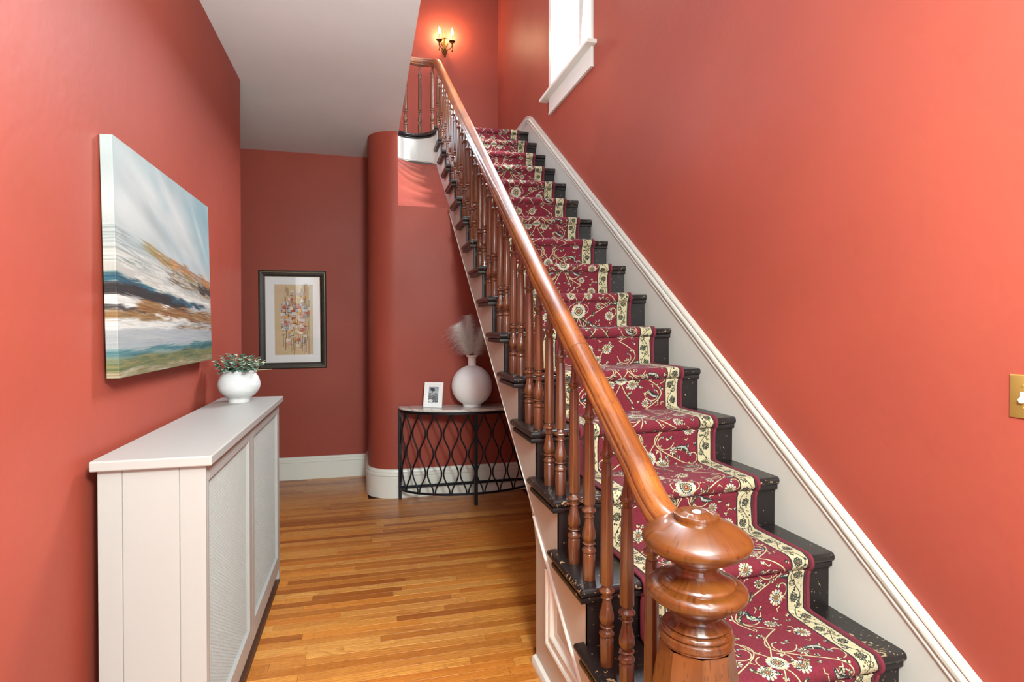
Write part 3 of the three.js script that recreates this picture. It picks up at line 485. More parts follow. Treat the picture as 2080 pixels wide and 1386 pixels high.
// ------------------------------------------------------------------ radiator cover
{
  const X0 = -0.797, X1 = -0.495, Z0 = -2.002, Z1 = -3.592, H = 1.06, m = M.radiator;
  const r = thing('radiator_cover', 'tall cream painted radiator cover with two woven metal screens beneath the seascape', 'radiator cover', [-0.646, 0, -2.8]);
  const inn = new THREE.Group(); void inn;
  const L = (g) => g.translate(0.646, 0, 2.8);
  part(r, 'top_board', L(box(-0.812, -0.472, H, H + 0.033, -3.607, -1.98, 0.006)), m);
  // near end: boards with shallow grooves between
  part(r, 'side_backing', L(box(X0 + 0.005, X1 - 0.005, 0.01, H - 0.002, Z0 - 0.026, Z0 - 0.004)), m);
  const zs = [[X0, -0.731], [-0.729, -0.572], [-0.570, X1]];
  for (const [a, b] of zs) part(r, 'side_board', L(box(a, b, 0, H, Z0 - 0.018, Z0, 0.0016)), m);
  part(r, 'far_panel', L(box(X0, X1, 0, H, Z1, Z1 + 0.018)), m);
  part(r, 'back_panel', L(box(X0, X0 + 0.012, 0.02, H - 0.01, Z1 + 0.02, Z0 - 0.02)), std({ color: '#8b857f', roughness: 0.8 }));
  const fx0 = X1 - 0.02, fx1 = X1;
  const stile = (z0, z1) => part(r, 'stile', L(box(fx0, fx1, 0.075, H, z0, z1, 0.0025)), m);
  stile(-2.042, Z0 - 0.0185); stile(-2.7665, -2.704); stile(-2.818, -2.7685); stile(Z1 + 0.0185, -3.523);
  const rail = (y0, y1, z0, z1) => part(r, 'rail', L(box(fx0, fx1, y0, y1, z0, z1, 0.0025)), m);
  rail(1.0, H, -2.704, -2.042); rail(1.0, H, -3.523, -2.818); rail(0.075, 0.165, -2.704, -2.042); rail(0.075, 0.165, -3.523, -2.818);
  part(r, 'toe_board', L(box(X1 - 0.06, X1 - 0.03, 0, 0.075, Z1 + 0.02, Z0 - 0.02)), M.darkWood, 'dark brown recessed toe board');
  part(r, 'shoe_molding', L(box(X1 - 0.03, X1 + 0.004, 0, 0.018, Z1, Z0, 0.006)), M.darkWood, 'dark shoe strip on the floor');
  // woven screens: upright zigzag wires that touch their neighbours, with cross weave
  const screen = (za, zb) => {
    const P = [], I = [], px = 0.0105, py = 0.0125, n = Math.round(Math.abs(zb - za) / px), rows = Math.round((1.0 - 0.165) / (py / 2)), w = 0.0017, d = 0.0013, x = fx0 + 0.004;
    for (let i = 0; i <= n; i++) {
      const zc = lerp(za, zb, i / n), base = P.length / 3;
      for (let j = 0; j <= rows; j++) { const y = 0.165 + j * py / 2, off = ((i + j) % 2 ? 1 : -1) * px * 0.36, z = zc + off, dx = ((i + j) % 2 ? 1 : -1) * 0.0012; P.push(x + d + dx, y, z - w, x + d + dx, y, z + w, x - d + dx, y, z + w, x - d + dx, y, z - w); }
      for (let j = 0; j < rows; j++) for (let k = 0; k < 4; k++) { const a = base + j * 4 + k, b = base + j * 4 + (k + 1) % 4; I.push(a, a + 4, b, b, a + 4, b + 4); }
    }
    const g = new THREE.BufferGeometry(); g.setAttribute('position', new THREE.Float32BufferAttribute(P, 3)); g.setIndex(I); g.computeVertexNormals();
    part(r, 'metal_screen', L(g), M.screen, 'woven grey-white metal screen');
  };
  screen(-2.046, -2.70); screen(-2.822, -3.519);
  // the radiator inside, seen only through the weave
  const fins = []; for (let i = 0; i < 22; i++) fins.push(box(-0.75, -0.56, 0.1, 0.95, -2.12 - i * 0.066 - 0.045, -2.12 - i * 0.066, 0.015));
  part(r, 'radiator_columns', L(merge(fins)), std({ color: '#b9b4ad', roughness: 0.6 }));
}

// ------------------------------------------------------------------ potted plant on the radiator cover
{
  const p = thing('potted_plant', 'small grey-green leafy plant in a squat white bowl-shaped pot on the radiator cover', 'plant', [-0.668, 1.093, -3.38]);
  const o = splineOutline([[0.054, 0], [0.0555, 0.004], [0.0555, 0.016], [0.06, 0.024], [0.08, 0.04], [0.098, 0.062], [0.1065, 0.088], [0.105, 0.112], [0.097, 0.136], [0.088, 0.150], [0.084, 0.156]], 40);
  const full = [[0.0001, 0.0], ...o, [0.086, 0.159], [0.089, 0.164], [0.089, 0.172], [0.086, 0.177], [0.08, 0.177], [0.077, 0.170], [0.077, 0.14], [0.0001, 0.14]];
  const potTex = dataTex(256, 256, (u, v) => { const k = 255 * fbm(u, v, 8, 8, 5, 91); return [k, k, k]; }, false, 4, 3);
  part(p, 'pot', toCreasedNormals(lathe(full, 40), 0.8), std({ color: '#c4c3c1', roughness: 0.8, bumpMap: potTex, bumpScale: 0.004 }));
  part(p, 'soil', new THREE.CylinderGeometry(0.0775, 0.0775, 0.01, 24).translate(0, 0.150, 0), std({ color: '#3b3a2c', roughness: 1 }));
  const R = rng(19), lg = [];
  for (let v = 0; v < 4; v++) {
    const L = 0.036 + 0.004 * v, W = 0.0125 + 0.0012 * v, P = [], U = [], I = [], n = 6;
    for (let i = 0; i <= n; i++) { const t = i / n, w = W * Math.sin(PI * Math.pow(t, 0.75)) ** 0.8 + 0.0005, lift = 0.010 * Math.sin(t * PI * 0.6) - 0.004 * t * t; for (const s of [-1, 0, 1]) { P.push(s * w, lift + (s ? 0.0035 * w / W : 0), t * L); U.push((s + 1) / 2, t); } }
    for (let i = 0; i < n; i++) for (let j = 0; j < 2; j++) { const a = i * 3 + j; I.push(a, a + 3, a + 1, a + 1, a + 3, a + 4); }
    const g = new THREE.BufferGeometry(); g.setAttribute('position', new THREE.Float32BufferAttribute(P, 3)); g.setAttribute('uv', new THREE.Float32BufferAttribute(U, 2)); g.setIndex(I); g.computeVertexNormals(); lg.push(g);
  }
  const lm = ['#6f9180', '#8aa696', '#4f7560', '#a7b9a6', '#5f8a72', '#b9bfa4', '#3f6650'].map((c) => phys({ color: c, roughness: 0.7, transmission: 0, sheen: 0.2 }));
  const stems = [];
  for (let s = 0; s < 26; s++) {
    const a = s * 2.4, r0 = 0.014 + 0.05 * Math.sqrt(s / 26), lean = 0.1 + 0.85 * (s / 26), h = 0.085 - 0.028 * (s / 26) + R() * 0.016;
    const b = V3(Math.cos(a) * r0, 0.148, Math.sin(a) * r0), d = V3(Math.cos(a) * Math.sin(lean), Math.cos(lean), Math.sin(a) * Math.sin(lean)), e = b.clone().addScaledVector(d, h + 0.02);
    stems.push(new THREE.TubeGeometry(new THREE.LineCurve3(b, e), 1, 0.0012, 4));
    for (let l = 0; l < 7; l++) {
      const t = 0.35 + 0.65 * l / 6, q = b.clone().lerp(e, t), m = part(p, 'leaf', lg[Math.floor(R() * 4)], lm[Math.floor(R() ** 1.2 * lm.length)]);
      const az = l * 2.1 + R() * 1.2 + a, el = 0.15 + 0.75 * (l / 6) + (R() - 0.5) * 0.5, dir = V3(Math.cos(az) * Math.cos(el), Math.sin(el), Math.sin(az) * Math.cos(el)).addScaledVector(d, 0.35).normalize();
      m.position.copy(q); m.up.set(0, 1, 0); m.lookAt(q.clone().add(dir)); m.rotateZ((R() - 0.5) * 0.9); const sc = 0.8 + R() * 0.5; m.scale.setScalar(sc);
    }
  }
  for (const [a, e, l] of [[-2.6, 0.25, 0.11], [-1.9, 1.1, 0.1], [0.1, 0.05, 0.13], [0.3, 0.5, 0.12], [-0.5, 0.9, 0.09]]) { const b = V3(Math.cos(a) * 0.04, 0.17, Math.sin(a) * 0.04); stems.push(new THREE.TubeGeometry(new THREE.LineCurve3(b, b.clone().add(V3(Math.cos(a) * Math.cos(e) * l, Math.sin(e) * l, Math.sin(a) * Math.cos(e) * l))), 1, 0.0012, 4)); }
  part(p, 'stem', merge(stems), std({ color: '#b9b48c', roughness: 0.8 }));
}

// ------------------------------------------------------------------ seascape canvas on the left wall
{
  const zc = -2.712, yc = 1.731, W = 1.165, Hh = 0.798, D = 0.038;
  const pt = thing('canvas_painting', 'large unframed abstract seascape canvas in pale blue, white and rust hanging above the radiator cover', 'painting', [-0.809, yc, zc]);
  const art = canvasTex(1400, 960, (c, w, h) => {
    const R = rng(41);
    const g = c.createLinearGradient(0, 0, 0, h); [[0, '#b4c8c8'], [0.12, '#c6d0cf'], [0.3, '#d3d5d1'], [0.42, '#bfc8c6'], [0.5, '#cdc9c0'], [0.62, '#c2baae'], [0.76, '#bdbfbf'], [0.86, '#b6babb'], [0.9, '#93a8a3'], [0.93, '#7c8766'], [1, '#8f8559']].forEach(([t, k]) => g.addColorStop(t, k)); c.fillStyle = g; c.fillRect(0, 0, w, h);
    const blob = (x, y, rx, ry, a, col, al) => { c.save(); c.translate(x * w, y * h); c.rotate(a); c.scale(rx * w, ry * h); const q = c.createRadialGradient(0, 0, 0, 0, 0, 1); q.addColorStop(0, col); q.addColorStop(1, col + '00'); c.globalAlpha = al; c.fillStyle = q; c.beginPath(); c.arc(0, 0, 1, 0, 7); c.fill(); c.restore(); c.globalAlpha = 1; };
    for (let i = 0; i < 90; i++) blob(R(), R() * 0.42, 0.06 + R() * 0.16, 0.02 + R() * 0.07, 0.35 + (R() - 0.5) * 0.5, ['#eceae4', '#9fbcc0', '#b9bab5', '#dfe3e0'][Math.floor(R() * 4)], 0.34);
    blob(0.95, 0.1, 0.4, 0.3, 0.3, '#79a9b4', 0.6); blob(0.92, 0.3, 0.3, 0.12, 0.6, '#82afb6', 0.6); blob(0.2, 0.1, 0.4, 0.1, 0.3, '#f0ede6', 0.5); blob(0.6, 0.22, 0.35, 0.07, 0.5, '#efece6', 0.55); blob(0.3, 0.28, 0.4, 0.06, 0.3, '#a9adaa', 0.5); blob(0.85, 0.22, 0.2, 0.05, 0.7, '#f2f2ee', 0.6);
    // soft dry-brush dabs laid along a slanting band: centre line (x0,y0)-(x1,y1), half-thickness th
    const brush = (x0, y0, x1, y1, th, cols, n, al = 0.5, long = 0.16) => {
      for (let i = 0; i < n; i++) {
        const k = R(), t = (R() + R() - 1), x = lerp(x0, x1, k), y = lerp(y0, y1, k) + t * th + 0.008 * Math.sin(k * 17 + y0 * 40), sl = Math.atan2((y1 - y0) * h, (x1 - x0) * w) + (R() - 0.5) * 0.14, L = (0.3 + R()) * long * w, T = 2 + R() * 9;
        c.save(); c.translate(x * w, y * h); c.rotate(sl); const q = c.createLinearGradient(-L / 2, 0, L / 2, 0), col = cols[Math.floor(R() * cols.length)]; q.addColorStop(0, col + '00'); q.addColorStop(0.2 + 0.3 * R(), col); q.addColorStop(1, col + '00'); c.globalAlpha = al * (0.35 + 0.65 * R()); c.fillStyle = q;
        c.beginPath(); c.moveTo(-L / 2, 0); c.quadraticCurveTo(0, -T, L / 2, (R() - 0.5) * T); c.quadraticCurveTo(0, T * 0.7, -L / 2, 0); c.fill();
        if (R() < 0.5) { c.fillStyle = q; for (let m = 0; m < 3; m++) c.fillRect(-L * 0.4 * R(), (R() - 0.5) * T * 1.6, L * 0.6, 1.2); } c.restore();
      } c.globalAlpha = 1;
    };
    brush(-0.05, 0.40, 1.05, 0.55, 0.05, ['#96a5a3', '#c3c6c2', '#869390', '#e2dfd7'], 260, 0.6, 0.3);
    brush(-0.05, 0.47, 0.7, 0.58, 0.05, ['#ece6da', '#d0c8ba', '#7f8c88', '#f3efe6'], 300, 0.6, 0.25);
    brush(0.25, 0.42, 1.05, 0.55, 0.03, ['#a8702a', '#846428', '#bb8136', '#cdaa76', '#8b8a5a'], 300, 0.75, 0.2);
    brush(0.5, 0.455, 1.05, 0.52, 0.03, ['#c05e26', '#cf8238', '#9a4a1c', '#dfb582', '#8494a0'], 240, 0.8, 0.16);
    brush(0.45, 0.52, 1.05, 0.60, 0.045, ['#e0d8cc', '#aa7c40', '#6a5030', '#4c3e34', '#bda47e', '#b8bcba'], 340, 0.7, 0.16);
    brush(0.82, 0.55, 1.05, 0.575, 0.03, ['#241c1a', '#32241e', '#4a3226'], 140, 0.85, 0.1);
    brush(-0.05, 0.575, 0.5, 0.635, 0.018, ['#14485c', '#1c6074', '#10333f', '#2a7486'], 200, 0.85, 0.22);
    brush(-0.05, 0.615, 0.62, 0.675, 0.026, ['#181111', '#261a17', '#100c0d', '#36241e'], 420, 0.9, 0.22);
    brush(0.5, 0.645, 0.88, 0.67, 0.014, ['#1a5468', '#1c4050', '#267084', '#221c1c'], 120, 0.85, 0.12);
    brush(0.15, 0.575, 1.0, 0.645, 0.022, ['#efeae0', '#fbf6ec', '#cfc4b2'], 220, 0.8, 0.18);
    brush(-0.05, 0.672, 0.45, 0.70, 0.016, ['#f4efe6', '#e0d8cb', '#fdfbf4'], 260, 0.9, 0.2);
    brush(0.0, 0.712, 0.3, 0.715, 0.01, ['#2a2422', '#453a34', '#5a4a3e'], 120, 0.8, 0.08);
    brush(0.2, 0.70, 1.05, 0.745, 0.04, ['#7e4818', '#996228', '#60340f', '#aa783e', '#bb8f58'], 520, 0.75, 0.2);
    brush(-0.05, 0.735, 0.4, 0.745, 0.022, ['#9a6c34', '#b48c5a', '#704c20'], 220, 0.7, 0.16);
    brush(-0.05, 0.775, 0.5, 0.78, 0.022, ['#f1ece2', '#d7d0c4', '#fcf8f0'], 300, 0.85, 0.2); brush(0.3, 0.735, 0.7, 0.76, 0.01, ['#f3eee4', '#efe6d8'], 70, 0.8, 0.12); brush(0.55, 0.785, 1.05, 0.80, 0.014, ['#6e421a', '#e6ded2', '#a58a68'], 160, 0.75, 0.14);
    brush(-0.05, 0.84, 1.05, 0.845, 0.05, ['#b1b5b6', '#bfc2c2', '#9ca3a6', '#c9c7c2'], 420, 0.5, 0.4);
    brush(-0.05, 0.90, 1.05, 0.89, 0.012, ['#3a767e', '#558f93', '#2a646c', '#8fa9a4'], 200, 0.6, 0.25); brush(0.6, 0.915, 1.05, 0.895, 0.018, ['#1f5a62', '#29645a'], 120, 0.6, 0.2);
    brush(-0.05, 0.95, 1.05, 0.94, 0.03, ['#566a44', '#727a4a', '#927e42', '#42583a', '#a2925a'], 560, 0.6, 0.2);
    brush(-0.05, 0.985, 1.05, 0.985, 0.016, ['#9a7c4c', '#b2a07a', '#737044', '#c8c0aa'], 320, 0.65, 0.16);
    for (let i = 0; i < 120; i++) { c.globalAlpha = 0.2; c.strokeStyle = R() < 0.5 ? '#4d5a38' : '#cfc7ae'; c.lineWidth = 1.5; const x = R() * w; c.beginPath(); c.moveTo(x, h * (0.92 + R() * 0.05)); c.lineTo(x + (R() - 0.5) * 6, h); c.stroke(); } c.globalAlpha = 1;
  });
  const weave = dataTex(128, 128, (u, v) => { const k = 128 + 60 * Math.sin(u * 40 * PI) * Math.sin(v * 40 * PI) + 60 * (fbm(u, v, 8, 8, 3, 3) - 0.5); return [k, k, k]; }, false, 9, 6);
  const am = std({ map: art, color: '#b9b9b9', roughness: 0.6, bumpMap: weave, bumpScale: 0.0008 });
  const f = new THREE.PlaneGeometry(W, Hh); f.rotateY(PI / 2); f.translate(D / 2 + 0.0003, 0, 0);
  const b = new RoundedBoxGeometry(D, Hh, W, 2, 0.003); const pp = b.attributes.position, uv = b.attributes.uv;
  for (let i = 0; i < pp.count; i++) { const z = pp.getZ(i); uv.setXY(i, clamp(0.5 - z / W + (z > 0 ? 0.02 : -0.02) * (0.5 - pp.getX(i) / D), 0.004, 0.996), clamp(0.5 + pp.getY(i) / Hh, 0.004, 0.996)); }
  part(pt, 'stretched_canvas', b, am); const fm = part(pt, 'painted_face', f, am); fm.castShadow = false;
  pt.rotation.z = -(-0.02); pt.rotation.x = 0;
}

// ------------------------------------------------------------------ framed print on the back wall
{
  const fr = thing('framed_print', 'abstract print of small coloured blocks in a wide white mat and dark bronze frame', 'picture', [-0.6855, 1.576, ZB]);
  const W = 0.622, H = 0.958, w = 0.06;
  const prof = [[0, 0], [0, 0.016], [0.006, 0.022], [0.012, 0.022], [0.0145, 0.018], [0.018, 0.018], [0.021, 0.024], [0.038, 0.021], [0.052, 0.016], [0.056, 0.019], [0.06, 0.017], [0.06, 0]];
  const fm = std({ map: dataTex(256, 256, (u, v) => { const n = fbm(u, v, 10, 10, 4, 131); const k = 0.7 + 0.6 * n; return [40 * k, 27 * k, 20 * k]; }), roughness: 0.5, metalness: 0.1 }), gold = std({ color: '#8d7a56', roughness: 0.4, metalness: 0.5 });
  const side = (len, rot, px, py) => {
    const P = [], I = []; for (const e of [-1, 1]) for (const [a, d] of prof) P.push(e * (len / 2 - a), -a, d);
    const n = prof.length; for (let j = 0; j < n - 1; j++) I.push(j, n + j, j + 1, j + 1, n + j, n + j + 1);
    let g = new THREE.BufferGeometry(); g.setAttribute('position', new THREE.Float32BufferAttribute(P, 3)); g.setIndex(I); g = g.toNonIndexed(); g.computeVertexNormals(); g.rotateZ(rot); g.translate(px, py, 0); return uvBox(g, 0.3);
  };
  part(fr, 'frame_side', side(W, 0, 0, H / 2), fm); part(fr, 'frame_side', side(W, PI, 0, -H / 2), fm); part(fr, 'frame_side', side(H, PI / 2, -W / 2, 0), fm); part(fr, 'frame_side', side(H, -PI / 2, W / 2, 0), fm);
  const line = (o, d, t) => merge([[W - 2 * o, t, 0, H / 2 - o], [W - 2 * o, t, 0, -H / 2 + o], [t, H - 2 * o, -W / 2 + o, 0], [t, H - 2 * o, W / 2 - o, 0]].map(([a, b, x, y]) => new THREE.BoxGeometry(a + (b === t ? t : 0), b, 0.002).translate(x, y, d)));
  part(fr, 'gilt_line', line(0.0162, 0.0188, 0.0025), gold); part(fr, 'gilt_line', line(0.058, 0.0175, 0.003), gold);
  const iw = W - 2 * w, ih = H - 2 * w, ow = 0.355, oh = 0.69, oy = -0.0, ox = 0.008;
  const mat = shapeOf([[-iw / 2 - 0.004, -ih / 2 - 0.004], [iw / 2 + 0.004, -ih / 2 - 0.004], [iw / 2 + 0.004, ih / 2 + 0.004], [-iw / 2 - 0.004, ih / 2 + 0.004]]);
  mat.holes.push(new THREE.Path([V2(ox - ow / 2, oy - oh / 2), V2(ox + ow / 2, oy - oh / 2), V2(ox + ow / 2, oy + oh / 2), V2(ox - ow / 2, oy + oh / 2)]));
  part(fr, 'mat_board', uvBox(new THREE.ExtrudeGeometry(mat, { depth: 0.003, bevelEnabled: false }).translate(0, 0, 0.008)), std({ color: '#e6e3e2', roughness: 0.9 }));
  const art = canvasTex(512, 1000, (c, W2, H2) => {
    const R = rng(8); c.fillStyle = '#cdb592'; c.fillRect(0, 0, W2, H2); for (let i = 0; i < 500; i++) { c.fillStyle = `rgba(${180 + R() * 50},${150 + R() * 50},${110 + R() * 50},0.12)`; c.fillRect(R() * W2, R() * H2, 20 + R() * 80, 10 + R() * 70); }
    for (let i = 0; i < 60; i++) { const x = 90 + R() * 370, y = 100 + R() * 600, l = 80 + R() * 200; c.fillStyle = ['#3a2a1e', '#5a4630', '#2a2420', '#7a5a3a'][Math.floor(R() * 4)]; c.globalAlpha = 0.8; c.fillRect(x, y + (R() < 0.5 ? 60 : -60), 2 + R() * 5, l); } c.globalAlpha = 1;
    const cols = ['#d9c4b4', '#d3c8c2', '#c9b7ac', '#d8a25a', '#c8792e', '#b9bfc2', '#c7857a', '#d9b77c', '#a99f96', '#cfa08a', '#8fa3ae', '#b89a3a', '#e2d2c4', '#b85c44', '#d8cfc6'];
    for (let i = 0; i < 150; i++) { const a = R() * 6.28, rr = Math.sqrt(R()), x = 275 + Math.cos(a) * rr * 185, y = 490 + Math.sin(a) * rr * 395, s = 24 + R() * 30; c.save(); c.translate(x, y); c.rotate((R() - 0.5) * 0.12); c.fillStyle = 'rgba(70,45,35,0.55)'; c.fillRect(-s / 2 + 3, -s / 2 + 4, s, s); c.fillStyle = cols[Math.floor(R() * cols.length)]; c.fillRect(-s / 2, -s / 2, s * (0.8 + R() * 0.4), s); c.fillStyle = 'rgba(255,250,240,0.18)'; c.fillRect(-s / 2, -s / 2, s * 0.6, s * 0.4); if (R() < 0.25) { c.fillStyle = '#40342c'; c.fillRect(-s / 2, s / 2 - 4, s, 5); } c.restore(); }
    for (let i = 0; i < 26; i++) { const x = 110 + R() * 340; c.fillStyle = '#2e241c'; c.fillRect(x, R() < 0.5 ? R() * 200 : 720 + R() * 100, 2 + R() * 3, 60 + R() * 160); }
  });
  part(fr, 'print_sheet', new THREE.PlaneGeometry(ow + 0.01, oh + 0.01).translate(ox, oy, 0.0075), std({ map: art, roughness: 0.85 }));
  part(fr, 'glass_pane', new THREE.BoxGeometry(iw + 0.006, ih + 0.006, 0.002).translate(0, 0, 0.0135), phys({ color: '#ffffff', roughness: 0.02, transmission: 1, thickness: 0, ior: 1.45 }));
  part(fr, 'backing', new THREE.BoxGeometry(W - 0.02, H - 0.02, 0.006).translate(0, 0, 0.0035), M.darkWood);
  fr.rotation.z = 0.006;
}

// ------------------------------------------------------------------ half-round console table
const TBL = { x: 0.9, z: ZW + 0.03, a: 0.625, b: 0.365, y: 0.79 };
{
  const t = thing('console_table', 'half-round console table with a pale marble top and black wavy lattice sides under the stairs', 'table', [TBL.x, 0, TBL.z]);
  const marble = dataTex(512, 512, (u, v) => { const n = fbm(u, v, 3, 3, 5, 141), s = Math.abs(Math.sin((u * 3 + v * 2 + n * 3.2) * PI)); const vein = clamp(1 - s * 5, 0, 1), k = 0.9 + 0.15 * fbm(u, v, 6, 6, 4, 143); return mix3([214 * k, 206 * k, 198 * k], [138, 126, 118], vein * 0.7); });
  const half = (a, b, y0, y1, bv) => { const s = new THREE.Shape(); s.moveTo(-a, 0); s.absellipse(0, 0, a, b, PI, 2 * PI, false); s.closePath(); const g = exXZ(s, 0, 0, { depth: Math.max(y1 - y0 - 2 * bv, 0.001), bevelEnabled: bv > 0, bevelSize: bv, bevelThickness: bv, bevelSegments: 3, curveSegments: 48 }); g.translate(0, y0 + bv, 0); return g; };
  part(t, 'marble_top', toCreasedNormals(uvBox(half(TBL.a - 0.004, TBL.b - 0.004, TBL.y, TBL.y + 0.02, 0.004), 1), 0.6), phys({ map: marble, roughness: 0.12, clearcoat: 0.3 }));
  const E = (th, y, k = 1) => V3(-TBL.a * 0.975 * k * Math.cos(th), y, TBL.b * 0.965 * k * Math.sin(th));
  const rimPts = []; for (let i = 0; i <= 48; i++) rimPts.push(E(PI * i / 48, 0));
  const rim = (y, hh, ww) => sweep([[-ww, -hh], [ww, -hh], [ww, hh], [-ww, hh]], rimPts.map((p) => V3(p.x, y, p.z)));
  part(t, 'top_rim', rim(TBL.y - 0.012, 0.011, 0.007), M.black); part(t, 'lower_rim', rim(0.098, 0.008, 0.007), M.black);
  part(t, 'back_bar', new THREE.BoxGeometry(TBL.a * 1.95, 0.022, 0.014).translate(0, 0.1, 0.01), M.black); part(t, 'back_bar', new THREE.BoxGeometry(TBL.a * 1.95, 0.022, 0.014).translate(0, TBL.y - 0.012, 0.01), M.black);
  const leg = (p, w) => part(t, 'leg', box(p.x - w, p.x + w, 0.004, TBL.y - 0.001, p.z - w, p.z + w, 0.001), M.black);
  leg(E(0.03, 0), 0.0135); leg(E(PI / 2, 0, 1.0), 0.0145); leg(E(PI - 0.03, 0), 0.0135);
  // arc length table of the half ellipse
  const NN = 400, acc = [0]; for (let i = 1; i <= NN; i++) acc.push(acc[i - 1] + E(PI * i / NN, 0).distanceTo(E(PI * (i - 1) / NN, 0)));
  const thAt = (s) => { let i = 1; while (i < NN && acc[i] < s) i++; return PI * (i - 1 + (s - acc[i - 1]) / (acc[i] - acc[i - 1])) / NN; };
  const n = 11, L = acc[NN], d = L / n, y0 = 0.105, y1 = TBL.y - 0.022;
  for (let j = 0; j <= n; j++) for (const sg of [-1, 1]) {
    const s0 = j * d + d * 0; if ((j === 0 && sg < 0) || (j === n && sg > 0)) continue;
    const pts = []; for (let i = 0; i <= 40; i++) { const tau = i / 40, s = s0 + sg * (0.008 + (d / 2 - 0.016) * (1 - Math.cos(4 * PI * tau)) / 2), p = E(thAt(clamp(s, 0.004, L - 0.004)), lerp(y1, y0, tau)); pts.push([p.x, p.y, p.z]); }
    part(t, 'wavy_bar', tube(pts, 0.0068, 44, 7), M.black);
  }
}
// vase, plumes and little photograph on the console
{
  const VX = 0.902, VZ = -4.90, y0 = TBL.y + 0.0205;
  const v = thing('round_vase', 'large matte grey-white globe vase with a narrow neck on the console table', 'vase', [VX, y0, VZ]);
  const R0 = 0.178, o = [[0.0001, 0], [0.078, 0], [0.08, 0.004], [0.08, 0.018], [0.077, 0.022]];
  for (let i = 0; i <= 30; i++) { const a = lerp(-1.1, 1.36, i / 30); o.push([R0 * Math.cos(a), 0.182 + 0.178 * Math.sin(a)]); }
  o.push([0.0355, 0.362], [0.035, 0.40], [0.0355, 0.425], [0.042, 0.432], [0.052, 0.436], [0.0545, 0.441], [0.053, 0.446], [0.046, 0.446], [0.031, 0.44], [0.03, 0.36], [0.0001, 0.35]);
  part(v, 'vase_body', toCreasedNormals(lathe(o, 56), 0.9), std({ color: '#f2f3f3', roughness: 0.62 }));
  const R = rng(23);
  const plume = (label, dx, dz, lean, az, H, W) => {
    const p = thing('pampas_plume', label, 'dried grass', [VX + dx, y0 + 0.425, VZ + dz], 'pampas plumes in the globe vase');
    const dir = (t) => { const a = lean * (0.35 + 0.65 * t); return V3(Math.cos(az) * Math.sin(a), Math.cos(a), Math.sin(az) * Math.sin(a)); };
    const axis = [V3(0, -0.06, 0)]; for (let i = 1; i <= 20; i++) axis.push(axis[i - 1].clone().addScaledVector(dir(i / 20), (H + 0.06) / 20));
    part(p, 'stalk', new THREE.TubeGeometry(new THREE.CatmullRomCurve3(axis), 20, 0.0018, 5), std({ color: '#cdb89c', roughness: 0.8 }));
    const cv = new THREE.CatmullRomCurve3(axis), P = [], N = [], ad = (a) => { P.push(a.x, a.y, a.z); };
    for (let i = 0; i < 2600; i++) {
      const t = 0.22 + 0.78 * R(), c = cv.getPoint(t), tg = cv.getTangent(t), a = R() * 2 * PI, side = V3(Math.cos(a), 0, Math.sin(a)); side.addScaledVector(tg, -side.dot(tg)).normalize();
      const env = Math.sin(PI * clamp((t - 0.08) / 1.0, 0, 1)) ** 0.55 + 0.12, L = W * env * (0.55 + 0.95 * R() ** 1.3) * 1.5, spread = 0.45 + 0.5 * R(), curl = (R() - 0.5) * 0.02, n = tg.clone().cross(side), segs = 5, hw = 0.001;
      const f = (k) => c.clone().addScaledVector(side, L * spread * Math.pow(k, 0.8)).addScaledVector(tg, L * 0.8 * k * (1 - 0.35 * k)).addScaledVector(n, curl * k * k).add(V3(0, -L * 0.35 * k * k, 0));
      for (let s = 0; s < segs; s++) {
        const k0 = s / segs, k1 = (s + 1) / segs, A = f(k0), B = f(k1), h0 = hw * (1 - k0 * 0.7), h1 = hw * (1 - k1 * 0.7);
        ad(A.clone().addScaledVector(n, -h0)); ad(A.clone().addScaledVector(n, h0)); ad(B.clone().addScaledVector(n, h1)); ad(A.clone().addScaledVector(n, -h0)); ad(B.clone().addScaledVector(n, h1)); ad(B.clone().addScaledVector(n, -h1));
      }
    }
    const g = new THREE.BufferGeometry(); g.setAttribute('position', new THREE.Float32BufferAttribute(P, 3)); g.computeVertexNormals();
    part(p, 'feathery_hairs', g, phys({ color: '#fffcf8', roughness: 0.95, transmission: 0.5, thickness: 0 })).userData.kind = 'stuff';
  };
  plume('fluffy cream pampas plume leaning out furthest over the photo frame side of the vase', -0.012, 0.0, 0.5, PI - 0.3, 0.30, 0.085);
  plume('tallest fluffy cream pampas plume standing nearly upright in the middle of the vase', 0.0, 0.004, 0.12, PI, 0.36, 0.07);
  plume('fluffy cream pampas plume leaning out of the vase beneath the stair stringer', 0.012, 0.0, 0.46, 0.2, 0.27, 0.08);
  const pf = thing('photo_frame', 'small white standing frame with a black and white tree photograph on the console table', 'photo frame', [0.56, y0, -4.905]);
  const tiltA = -0.24, W = 0.163, H = 0.215;
  const fs = shapeOf([[-W / 2, 0], [W / 2, 0], [W / 2, H], [-W / 2, H]]); fs.holes.push(new THREE.Path([V2(-W / 2 + 0.019, 0.019), V2(W / 2 - 0.019, 0.019), V2(W / 2 - 0.019, H - 0.019), V2(-W / 2 + 0.019, H - 0.019)]));
  const lean = (g) => g.rotateX(tiltA);
  part(pf, 'frame', lean(new THREE.ExtrudeGeometry(fs, { depth: 0.014, bevelEnabled: true, bevelSize: 0.0015, bevelThickness: 0.0015, bevelSegments: 1 })), std({ color: '#efece8', roughness: 0.5 }));
  part(pf, 'mat_board', lean(new THREE.BoxGeometry(W - 0.03, H - 0.03, 0.004).translate(0, H / 2, 0.004)), std({ color: '#efedeb', roughness: 0.8 }));
